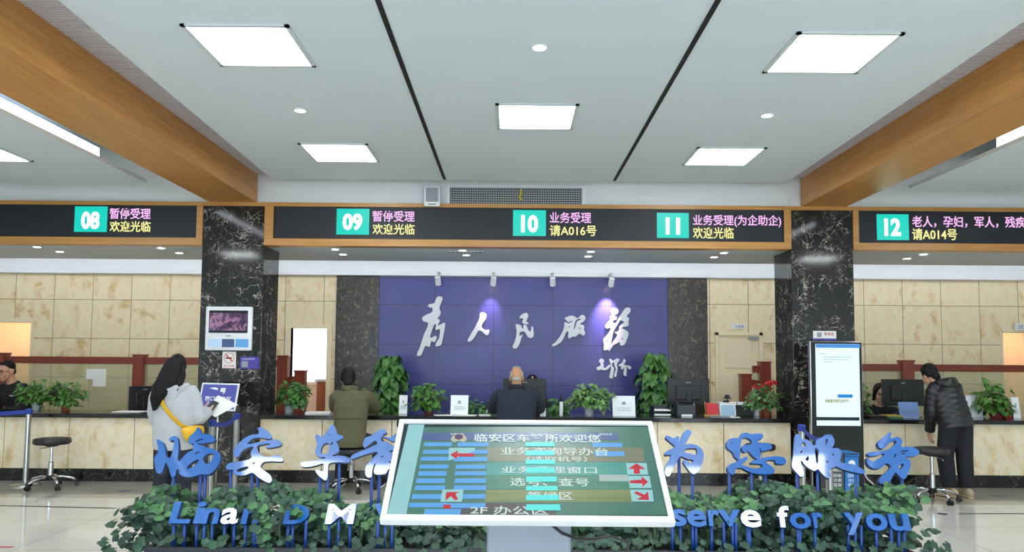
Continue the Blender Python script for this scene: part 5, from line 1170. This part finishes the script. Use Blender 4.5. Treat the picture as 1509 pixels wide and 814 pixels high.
t, x0, x1, zt = on_counter('office_printer', 'low white office printer behind the red-flowering plant', 'printer', 1058, 593, 1116, 10.15, None)
MB().box(x0, x1, 10.06, 10.26, zt - .035, zt, .01).box(x0, x0 + .17, 10.08, 10.26, CT + .001, zt - .035).box(x1 - .05, x1, 10.08, 10.26, CT + .001, zt - .035).build('body', M_white, t)
MB().box(x0 + .17, x1 - .05, 10.16, 10.26, CT + .001, zt - .035).build('paper_slot', M_black, t)
t, x0, x1, zt = on_counter('framed_card', 'pale blue framed card leaning before the white printer', 'card', 1061, 596, 1084, 9.98, None)
MB().prism([(x0, 9.96, CT + .001), (x1, 9.96, CT + .001), (x1, 10.0, zt), (x0, 10.0, zt)], (0, .006, 0)).build('frame', M_white, t); MB().prism([(x0 + .015, 9.958, CT + .012), (x1 - .015, 9.958, CT + .012), (x1 - .015, 9.996, zt - .012), (x0 + .015, 9.996, zt - .012)], (0, .002, 0)).build('picture', mat('card_blue', (150, 186, 206), 0.4), t)
t, x0, x1, zt = on_counter('red_box', 'small red box between the red pot and the end notice on the right counter', 'box', 1479, 593, 1492, 9.98, None)
MB().box(x0, x1, 9.95, 10.05, CT + .001, zt, .004).build('box', mat('box_red', (176, 44, 46), 0.5), t); MB().box(x0 + .01, x1 - .01, 9.948, 9.951, zt - .05, zt - .03).build('print_band', mat('box_pale', (220, 150, 140), 0.5), t)
# ================================================================ people
V = Vector
def hand(mb, w, d, pn, u, curl=0.35, s=1.0):
    """palm with five bent fingers: w wrist, d along the hand, pn out of the palm, u towards the thumb."""
    d = d.normalized(); u = (u - d * u.dot(d)).normalized(); pn = (pn - d * pn.dot(d) - u * pn.dot(u)).normalized()
    mb.loft([w - d * .01, w + d * .02 * s, w + d * .055 * s, w + d * .085 * s], [.026 * s, .033 * s, .040 * s, .038 * s], [.018 * s, .015 * s, .014 * s, .011 * s], side=u, seg=12)
    for k, (o, L) in enumerate(((.030, .068), (.010, .076), (-.010, .071), (-.029, .056))):
        p = w + d * .080 * s + u * o * s; pts = [p]; a = 0.0; dd = d + u * (o * 1.2)
        for f in (.45, .32, .25):
            a += curl; q = (dd * math.cos(a) + pn * math.sin(a)).normalized(); p = p + q * L * f * s; pts.append(p)
        mb.loft(pts, [.0095 * s, .009 * s, .0082 * s, .0065 * s], side=u, seg=8, round_ends=True)
    p = w + d * .028 * s + u * .030 * s
    mb.loft([p, p + (d * .55 + u * .75 + pn * .2) * .034 * s, p + (d * .9 + u * .85 + pn * .5) * .050 * s], [.0125 * s, .011 * s, .008 * s], side=pn, seg=8, round_ends=True)
def head(mb, c, R, s=1.0):
    H = lambda x, y, z: c + R @ V((x * s, y * s, z * s))
    mb.ell(H(0, -.012, .032), (.073 * s, .092 * s, .098 * s), R); mb.ell(H(0, .028, -.030), (.060 * s, .066 * s, .082 * s), R)
    mb.ell(H(0, .060, -.092), (.032 * s, .028 * s, .024 * s), R, 2); mb.ell(H(0, .075, .028), (.05 * s, .018 * s, .012 * s), R, 2)
    mb.loft([H(0, .088, .020), H(0, .102, -.010), H(0, .112, -.032), H(0, .094, -.042)], [.008 * s, .011 * s, .015 * s, .010 * s], side=R @ V((1, 0, 0)), seg=8)
    mb.ell(H(0, .084, -.066), (.024 * s, .012 * s, .010 * s), R, 2)
    for g in (-1, 1):
        mb.ell(H(.074 * g, -.008, -.006), (.011 * s, .024 * s, .033 * s), R, 2); mb.ell(H(.040 * g, .062, -.028), (.022 * s, .022 * s, .024 * s), R, 2)
def face(body, c, R, s, brow):
    H = lambda x, y, z: c + R @ V((x * s, y * s, z * s))
    for g in (-1, 1):
        MB().ell(H(.031 * g, .082, .006), (.0125 * s, .010 * s, .006 * s), R, 2).build('eye', M_black, body, smooth=True)
        MB().loft([H(.016 * g, .096, .024), H(.032 * g, .095, .030), H(.050 * g, .080, .025)], .0045 * s, .003 * s, seg=6).build('eyebrow', brow, body)
    MB().ell(H(0, .093, -.067), (.022 * s, .006 * s, .0055 * s), R, 2).build('mouth', mat('lips', (164, 92, 84), 0.5), body, smooth=True)
def person(label, loc, rz, J, skin, s=1.0, show_face=False, brow=None):
    t = thing('person', label, 'person', (0, 0, 0))
    mb = MB(); R = J['R']
    head(mb, J['head'], R, s)
    nb = V(J['neck']); mb.loft([J['head'] + R @ V((0, -.02, -.03)) * s, J['head'] + R @ V((0, -.028, -.10)) * s, nb, nb.lerp(V(J['chest']), .25)], [.054 * s, .052 * s, .060 * s, .07 * s], seg=14)
    mb.loft([J['pelvis'], V(J['pelvis']).lerp(V(J['chest']), .5), J['chest'], V(J['chest']).lerp(nb, .75)], [.12, .115, .13, .08], [.085, .085, .095, .06], seg=16, round_ends=True)
    for k in 'LR':
        sh, el, wr = V(J['sh' + k]), V(J['el' + k]), V(J['wr' + k]); g = -1 if k == 'L' else 1
        mb.loft([V(J['chest']).lerp(nb, .6), sh, sh.lerp(el, .5), el, el.lerp(wr, .5), wr], [.055, .052, .044, .038, .034, .026], seg=12)
        hd = J.get('hd' + k, (wr - el).normalized()); hand(mb, wr, V(hd), V(J.get('pn' + k, (-g, 0, 0))), V(J.get('th' + k, (0, 1, 0))), J.get('curl', .35))
        hp, kn, an = V(J['hp' + k]), V(J['kn' + k]), V(J['an' + k]); fd = V(J.get('ft' + k, (0, 1, 0)))
        mb.loft([V(J['pelvis']).lerp(hp, .6), hp, hp.lerp(kn, .5), kn, kn.lerp(an, .4), an], [.085, .082, .068, .052, .050, .036], seg=12)
        mb.loft([an + V((0, 0, -.01)), an + fd * .05 + V((0, 0, -.035)), an + fd * .13 + V((0, 0, -.055))], [.036, .038, .036], [.034, .028, .018], side=fd.cross(V((0, 0, 1))), seg=12, round_ends=True)
    body = mb.build('body', skin, t, remesh=.006, relax=3)
    if show_face: face(body, J['head'], R, s, brow or M_hair)
    return t, body
def legs(mb, J, r=(.10, .085, .07), wide=.0, end=0.0):
    for k in 'LR':
        hp, kn, an = V(J['hp' + k]), V(J['kn' + k]), V(J['an' + k]); e = an + V((0, 0, end))
        mb.loft([V(J['pelvis']).lerp(hp, .5) + V((0, 0, .03)), hp, hp.lerp(kn, .5), kn, kn.lerp(e, .5), e], [r[0] * 1.05, r[0], r[0] * .93, r[1], r[1] * .95, r[2]], seg=16)
    mb.loft([V(J['pelvis']) + V((0, 0, -.05)), V(J['pelvis']) + V((0, 0, .06)), V(J['pelvis']) + V((0, 0, .14))], [.165, .17, .155], [.115, .12, .11], seg=18)
def sleeves(mb, J, r=(.075, .068, .06, .05), ridge=0.0, n=6):
    nb = V(J['neck'])
    for k in 'LR':
        sh, el, wr = V(J['sh' + k]), V(J['el' + k]), V(J['wr' + k]); base = V(J['chest']).lerp(nb, .55)
        pts, rr = [base.lerp(sh, .4)], [r[0] * 1.0]
        for a, b, r0, r1 in ((sh, el, r[0], r[1]), (el, wr, r[2] * 1.05, r[3])):
            for i in range(n):
                f = i / n; pts.append(a.lerp(b, f)); rr.append((r0 + (r1 - r0) * f) * (1 + ridge * (1 if i % 2 else -1)))
        pts.append(wr); rr.append(r[3]); mb.loft(pts, rr, seg=16)
def shoes(t, J, m, sole=None, big=1.0):
    for k in 'LR':
        an = V(J['an' + k]); fd = V(J.get('ft' + k, (0, 1, 0))).normalized(); sd = fd.cross(V((0, 0, 1)))
        z = V((an.x, an.y, 0))
        o = MB().loft([z - fd * .075 + V((0, 0, .055)), z - fd * .04 + V((0, 0, .065)), z + fd * .03 + V((0, 0, .06)), z + fd * .10 + V((0, 0, .048)), z + fd * .165 + V((0, 0, .036))], [.034 * big, .042 * big, .044 * big, .047 * big, .034 * big], [.045 * big, .05 * big, .046 * big, .034 * big, .022], side=sd, seg=16, round_ends=True).build('shoe', m, t, smooth=True)
        MB().loft([z - fd * .085 + V((0, 0, .014)), z - fd * .02 + V((0, 0, .014)), z + fd * .10 + V((0, 0, .014)), z + fd * .185 + V((0, 0, .016))], [.030 * big, .042 * big, .049 * big, .028 * big], .013, side=sd, seg=14).build('sole', sole or M_white, o)
def place(t, loc, rz):
    t.location = loc; t.rotation_euler = (0, 0, rz); MX[t.name] = Matrix.Translation(loc) @ Matrix.Rotation(rz, 4, 'Z')
def hair_cap(mb, c, R, s=1.0, front=.035, low=-.02, back=.055, thick=1.10):
    H = lambda x, y, z: c + R @ V((x * s, y * s, z * s))
    mb.ell(H(0, -.022, .046), (.079 * s * thick / 1.1, .090 * s * thick / 1.1, .094 * s * thick / 1.1), R)
    mb.ell(H(0, -.058, -.005), (.064 * s, .048 * s, .065 * s), R)
    mb.ell(H(0, .026, .094), (.060 * s, .048 * s, .034 * s), R, 2)
    for g in (-1, 1): mb.ell(H(.058 * g, -.028, .012), (.026 * s, .046 * s, .050 * s), R, 2)
    mb.ell(H(0, -.074, -.050), (.058 * s, .038 * s, .05 * s), R, 2)
RX = lambda a: Matrix.Rotation(a, 3, 'X'); RZ = lambda a: Matrix.Rotation(a, 3, 'Z'); RY = lambda a: Matrix.Rotation(a, 3, 'Y')
M_grey_fleece = mat('grey_fleece', (186, 190, 194), 0.9, vary=0.08, vscale=10, bump=0.9, bscale=9)
M_darkcloth = mat('dark_trousers', (26, 28, 34), 0.85, bump=0.4, bscale=14)
M_yellow = mat('yellow_leather', (222, 172, 26), 0.5)
# ---- woman in the grey hoodie
WYY = 7.5; wx = P(257, 600, WYY).x
J = dict(R=RZ(.30) @ RX(-.30), head=V((0, .035, 1.435)), neck=(0, -.02, 1.29), chest=(0, 0, 1.10), pelvis=(0, 0, .80),
    shL=(-.165, 0, 1.20), shR=(.165, 0, 1.20), elL=(-.205, .05, .95), elR=(.215, .03, .95), wrL=(.10, .27, 1.03), wrR=(.245, .21, 1.01),
    hpL=(-.09, 0, .78), hpR=(.09, 0, .78), knL=(-.095, .01, .44), knR=(.095, .02, .44), anL=(-.10, -.02, .075), anR=(.11, .0, .075), pnL=(.3, 0, .9), pnR=(-.3, 0, .9), curl=.4)
t, body = person('woman with long black hair, grey hoodie and yellow bag strap, holding papers', None, 0, J, M_skin_pale)
mb = MB(); mb.loft([(0, .005, .655), (0, .005, .70), (0, 0, .85), (0, 0, 1.0), (0, -.005, 1.12), (0, -.01, 1.20), (0, -.015, 1.26), (0, -.01, 1.30)], [.182, .195, .198, .19, .188, .178, .135, .085], [.135, .145, .15, .145, .14, .13, .105, .075], seg=24)
sleeves(mb, J, (.082, .078, .076, .056)); mb.build('hoodie', M_grey_fleece, t, remesh=.012, relax=5)
hd = MB(); hd.loft([(-.10, .06, 1.27), (-.125, -.02, 1.265), (-.10, -.10, 1.25), (0, -.145, 1.235), (.10, -.10, 1.25), (.125, -.02, 1.265), (.10, .06, 1.27)], [.028, .04, .045, .055, .045, .04, .028], [.022, .030, .034, .036, .034, .030, .022], side=(0, 0, 1), seg=14, round_ends=True)
hd.ell((0, -.125, 1.195), (.095, .030, .075)); hd.build('hood', M_grey_fleece, t, remesh=.012, relax=5)
mb = MB(); legs(mb, J, (.098, .085, .072)); mb.build('trousers', mat('navy_trousers', (30, 32, 44), 0.85, bump=0.4, bscale=14), t, remesh=.012, relax=4)
shoes(t, J, M_black)
hr = MB(); hair_cap(hr, J['head'], J['R'], 1.04)
hr.loft([(0, -.03, 1.52), (-.01, -.085, 1.42), (-.03, -.125, 1.32), (-.075, -.155, 1.22), (-.115, -.150, 1.12), (-.135, -.13, 1.04)], [.075, .098, .105, .080, .055, .018], [.05, .045, .045, .040, .030, .010], seg=16)
hr.loft([(-.065, .02, 1.46), (-.10, -.03, 1.36), (-.15, -.06, 1.26), (-.165, -.085, 1.14), (-.16, -.09, 1.03)], [.03, .045, .05, .04, .012], [.03, .035, .035, .03, .01], seg=12)
hr.loft([(.06, .0, 1.46), (.085, -.06, 1.37), (.09, -.11, 1.29), (.075, -.14, 1.22)], [.03, .045, .035, .01], [.03, .03, .025, .008], seg=12)
hr.build('hair', M_hair, t, remesh=.010, relax=4)
MB().loft([(-.075, .02, 1.30), (-.10, -.07, 1.275), (-.085, -.155, 1.19), (-.03, -.163, 1.08), (.05, -.160, .98), (.13, -.140, .90), (.19, -.07, .86), (.235, .0, .85)], .024, .004, side=(1, 0, .6), seg=10).build('bag_strap', M_yellow, t, smooth=True)
bg = MB(); bg.loft([(.16, -.155, .86), (.20, -.13, .83), (.235, -.06, .81), (.245, .03, .81), (.235, .10, .83)], [.03, .075, .09, .08, .03], [.02, .035, .042, .035, .02], side=(0, 0, 1), seg=16, round_ends=True); bg.build('shoulder_bag', M_yellow, t, remesh=.010, relax=3)
place(t, (wx, WYY, 0), .0)
Mw = MX[t.name]
def held(name, label, pts, m, cat='paper'):
    q = [Mw @ V(p) for p in pts]; c = sum(q, V((0, 0, 0))) / len(q); n = (q[1] - q[0]).cross(q[2] - q[0]).normalized()
    tag(MB().prism(q, n * .003).build(name, m, loc=tuple(c)), label, cat)
held('paper_sheet', 'large white sheet held by the woman in the grey hoodie', [(.18, .30, 1.0), (.31, .24, .95), (.50, .33, 1.07), (.27, .40, 1.16)], M_paper)
held('passport_booklet', 'dark green booklet held over the white sheet by the woman', [(.205, .262, 1.03), (.275, .242, 1.01), (.325, .29, 1.09), (.25, .318, 1.115)], mat('booklet_dark_green', (30, 60, 44), 0.5), 'booklet')
# ---- young man in the puffer jacket
YY = 9.0; yx = P(1404, 650, YY).x
J = dict(R=RZ(.16) @ RX(-.55), head=V((-.125, .20, 1.395)), neck=(-.05, .115, 1.30), chest=(-.01, .06, 1.13), pelvis=(.02, -.03, .84),
    shL=(-.175, .08, 1.24), shR=(.155, .12, 1.25), elL=(-.195, .10, .97), elR=(.20, .27, 1.04), wrL=(-.165, .17, .735), wrR=(.10, .52, .90),
    hpL=(-.075, -.03, .80), hpR=(.115, -.03, .80), knL=(-.085, .02, .46), knR=(.13, -.01, .46), anL=(-.075, -.02, .09), anR=(.125, -.04, .09),
    ftL=(-.25, .97, 0), ftR=(.1, .99, 0), hdL=(.06, .05, -1), pnL=(1, .2, 0), thL=(0, 1, 0), pnR=(0, 0, -1), thR=(-1, 0, 0), hdR=(-.5, .85, -.05), curl=.3)
t, body = person('young man in a black puffer jacket and baggy trousers bending over the right counter', None, 0, J, M_skin)
def puffer(m):
    mb = MB(); n = 30; pts, a, b = [], [], []
    for i in range(n + 1):
        f = i / n; z = .80 + f * .50; y = -.055 + .17 * f ** 1.2; x = .02 - .055 * f
        r = .190 + .006 * math.sin(f * 3) - (max(0, f - .78) / .22) ** 1.6 * .12
        k = 1 + .030 * math.cos(i * 2 * math.pi / 3.75); pts.append((x, y, z)); a.append(r * k); b.append((r * .72 + (.01 if f < .85 else 0)) * k)
    mb.loft(pts, a, b, seg=28); sleeves(mb, J, (.080, .075, .072, .054), .045, 8); return mb.build('puffer_jacket', m, t, remesh=.010, relax=2)
puffer(mat('black_nylon', (26, 27, 31), 0.42, bump=0.5, bscale=10))
hd = MB(); hd.loft([(-.13, .14, 1.29), (-.10, .05, 1.305), (-.02, .0, 1.315), (.07, .05, 1.325), (.09, .13, 1.32)], [.05, .06, .07, .06, .045], [.04, .05, .055, .05, .04], side=(0, 0, 1), seg=14, round_ends=True); hd.ell((-.02, .0, 1.30), (.10, .06, .06)); hd.build('hood', MATS['black_nylon'], t, remesh=.010, relax=4)
mb = MB(); legs(mb, J, (.105, .092, .072), end=.02)
mb.build('trousers', M_darkcloth, t, remesh=.012, relax=4)
M_beige = mat('beige_suede', (186, 166, 138), 0.7); shoes(t, J, M_beige, mat('cream_sole', (206, 190, 150), 0.6), 1.05)
hr = MB(); hair_cap(hr, J['head'], J['R'], 1.05, thick=1.14); hr.ell(J['head'] + J['R'] @ V((0, -.085, -.03)), (.05, .03, .05), J['R'], 2); hr.build('hair', M_hair, t, remesh=.009, relax=2)
place(t, (yx, YY, 0), .10)
# ---- seated men at the middle counter
def seated(label, loc, rz, top, jacket, skin, w=1.0, hair='full', knee=None, colr=None, jname='jacket', hx=0.0, hz=0.0, hem=.50, headrot=0.0, lean=.10):
    dz = top
    J = dict(R=RZ(headrot) @ RX(-.30), head=V((hx, .165 + lean * .3, dz - .135)), neck=(hx * .5, .10, dz - .27), chest=(0, .06, dz - .46), pelvis=(0, -.02, .60),
        shL=(-.185 * w, .07, dz - .33), shR=(.185 * w, .07, dz - .33), elL=(-.245 * w, .34, .955), elR=(.245 * w, .34, .955), wrL=(-.12, .56, .91), wrR=(.12, .56, .91),
        hpL=(-.09, .0, .60), hpR=(.09, .0, .60), knL=(-.14, .36, .56), knR=(.16, .36, .56), anL=(-.15, .30, .09), anR=(.18, .32, .09), pnL=(0, 0, -1), pnR=(0, 0, -1), thL=(1, 0, 0), thR=(-1, 0, 0), curl=.22)
    if knee: J.update(knee)
    t, body = person(label, None, 0, J, skin, 1.06)
    zs = [hem, hem + .05, .68, dz - .62, dz - .48, dz - .38, dz - .31, dz - .275]
    mb = MB(); mb.loft([(0, -.035, zs[0]), (0, -.035, zs[1]), (0, -.015, zs[2]), (0, .02, zs[3]), (0, .045, zs[4]), (0, .065, zs[5]), (hx * .3, .085, zs[6]), (hx * .4, .10, zs[7])], [x * w for x in (.185, .195, .192, .192, .205, .200, .145, .085)], [.15, .155, .15, .145, .145, .13, .105, .08], seg=26)
    sleeves(mb, J, (.082, .076, .072, .055)); mb.build(jname, jacket, t, remesh=.011, relax=4)
    c = MB(); c.loft([(hx * .4 - .078, .16, dz - .255), (hx * .4 - .08, .07, dz - .24), (hx * .4, .02, dz - .235), (hx * .4 + .08, .07, dz - .24), (hx * .4 + .078, .16, dz - .255)], .040, .020, side=(0, 0, 1), seg=10, round_ends=True); c.build('collar', colr or jacket, t, smooth=True)
    mb = MB(); legs(mb, J, (.098, .085, .072)); mb.build('trousers', M_darkcloth, t, remesh=.012, relax=4)
    shoes(t, J, M_black)
    if hair == 'full':
        hr = MB(); hair_cap(hr, J['head'], J['R'], 1.10, thick=1.14); hr.ell(J['head'] + J['R'] @ V((0, -.075, -.05)), (.062, .045, .06), J['R'], 2); hr.build('hair', M_hair, t, remesh=.009, relax=2)
    elif hair == 'thin':
        H = lambda x, y, z: J['head'] + J['R'] @ V((x, y, z)); hr = MB()
        for g in (-1, 1): hr.ell(H(.064 * g, -.020, .030), (.020, .062, .058), J['R'])
        hr.ell(H(0, -.092, -.030), (.056, .020, .030), J['R']); hr.ell(H(0, -.02, .122), (.06, .07, .022), J['R'], 2); hr.build('hair', mat('thin_grey_hair', (176, 168, 156), 0.7, vary=.3, vscale=60), t, remesh=.008, relax=3)
    place(t, loc, rz); return t, J
M_olive = mat('olive_cotton', (92, 88, 62), 0.9, vary=0.10, vscale=9, bump=0.5, bscale=11)
t, J = seated('man in an olive green jacket seated at the middle counter with his back turned', (P(516, 620, 9.1).x, 9.1, 0), .04, 1.425, M_olive, M_skin, hx=-.07, headrot=.2,
    knee=dict(knR=(.30, .20, .53), anR=(.34, .30, .09), hpR=(.11, 0, .60)), hem=.515)
Mo = MX[t.name]
sm = MB(); sm.box(-.17, .17, -.180, -.168, .845, .860); 
for x in (-.185, .185): sm.box(x - .025, x + .025, .03, .09, 1.125, 1.135)
sm.bm.transform(Mo); sm.build('jacket_seam', mat('olive_seam', (66, 64, 44), 0.9), t)
t, J = seated('elderly man with thin grey hair in a dark navy jacket at the middle counter', (P(761, 620, 9.1).x, 9.1, 0), 0, 1.455, mat('navy_wool', (28, 38, 52), 0.9, bump=0.3, bscale=14), mat('skin_tanned', (196, 146, 108), 0.5, vary=.12, vscale=30), 1.16, 'thin', colr=mat('navy_collar', (18, 22, 32), 0.8))
# ---- staff behind the counters
def staff(label, u, Y, rz, top, jacket, skin, s=1.1, lean=.10, hairkind='short', glasses=False, nod=-.15, roll=0.0, seat=.48):
    x = P(u, 560, Y).x; d = top - 1.40
    J = dict(R=RX(nod) @ RY(roll), head=V((0, .10 + lean, top - .135 * s)), neck=(0, .04 + lean * .7, top - .275 * s), chest=(0, .02 + lean * .4, top - .46 * s), pelvis=(0, -.06, seat + .08),
        shL=(-.18, .02 + lean * .6, top - .335 * s), shR=(.18, .02 + lean * .6, top - .335 * s), elL=(-.235, .16, .80), elR=(.235, .16, .80), wrL=(-.10, .34, .775), wrR=(.12, .34, .775),
        hpL=(-.09, -.04, seat + .07), hpR=(.09, -.04, seat + .07), knL=(-.11, .14, seat + .03), knR=(.11, .14, seat + .03), anL=(-.11, .10, .09), anR=(.11, .10, .09), pnL=(0, 0, -1), pnR=(0, 0, -1), thL=(1, 0, 0), thR=(-1, 0, 0), curl=.2)
    t, body = person(label, None, 0, J, skin, s, True)
    sh = top - .335 * s
    mb = MB(); mb.loft([(0, -.06, seat + .02), (0, -.05, seat + .12), (0, -.02 + lean * .2, (seat + .12 + sh) / 2), (0, lean * .5, sh - .10), (0, .015 + lean * .6, sh - .01), (0, .03 + lean * .65, sh + .05), (0, .04 + lean * .7, sh + .085)], [.18, .185, .185, .195, .185, .12, .075], [.14, .14, .14, .135, .115, .09, .07], seg=24)
    sleeves(mb, J, (.078, .072, .066, .05)); mb.build('uniform_jacket', jacket, t, remesh=.011, relax=4)
    mb = MB(); legs(mb, J, (.095, .082, .07)); mb.build('trousers', M_darkcloth, t, remesh=.014, relax=3); shoes(t, J, M_black)
    H = lambda a, b, c: J['head'] + J['R'] @ V((a * s, b * s, c * s))
    hr = MB()
    if hairkind == 'short':
        hr.ell(H(0, -.022, .056), (.077 * s, .088 * s, .084 * s), J['R']); hr.ell(H(0, -.06, .0), (.062 * s, .045 * s, .06 * s), J['R']); hr.ell(H(0, .028, .100), (.054 * s, .040 * s, .024 * s), J['R'], 2)
    else:
        hr.ell(H(0, -.028, .046), (.082 * s, .090 * s, .093 * s), J['R']); hr.ell(H(0, -.075, -.03), (.066 * s, .045 * s, .07 * s), J['R'])
        for g in (-1, 1): hr.loft([H(.020 * g, .070, .112), H(.062 * g, .055, .070), H(.078 * g, .015, .0), H(.066 * g, -.04, -.07)], [.018 * s, .024 * s, .022 * s, .02 * s], seg=10, round_ends=True)
        hr.ell(H(0, -.12, -.02), (.035 * s, .035 * s, .04 * s), J['R'], 2)
    hr.build('hair', M_hair, t, remesh=.009, relax=2)
    c = MB()
    for g in (-1, 1): c.box(g * .16 - .035, g * .16 + .035, lean * .6 - .02, lean * .6 + .06, sh + .055, sh + .066, .004)
    c.build('shoulder_board', mat('silver_trim', (170, 176, 186), 0.5), t)
    MB().box(-.13, -.06, lean * .5 + .125, lean * .5 + .139, sh - .115, sh - .095, .002).build('name_bar', MATS['silver_trim'], t)
    if glasses:
        g_ = MB()
        for g in (-1, 1):
            pts = [H(.033 * g + .024 * math.cos(a * math.pi / 6), .104, .004 + .017 * math.sin(a * math.pi / 6)) for a in range(13)]; g_.tube(pts, .0026, 6)
            g_.tube([H(.056 * g, .102, .008), H(.076 * g, .03, .008), H(.078 * g, -.02, .0)], .0026, 6)
        g_.tube([H(-.010, .106, .008), H(.010, .106, .008)], .0026, 6); g_.build('glasses', mat('spectacle_frame', (70, 60, 56), 0.4), t)
    place(t, (x, Y, 0), rz); return t
M_unif = mat('black_uniform', (22, 24, 30), 0.8, bump=0.3, bscale=16)
staff('male officer with glasses in a black uniform seated behind the left counter', 29, 10.98, 2.80, 1.485, M_unif, M_skin, 1.16, .10, 'short', True, nod=-.18)
staff('female clerk in a black uniform seated behind the right counter beside her monitor', 1293, 10.98, 2.95, 1.255, M_unif, M_skin_pale, 1.16, .04, 'tied', nod=-.12, seat=.40)
staff('clerk hidden behind the middle monitor, only the top of dark hair showing', 784, 11.0, math.pi, 1.335, M_unif, M_skin_pale, 1.1, .05, 'tied', seat=.42)
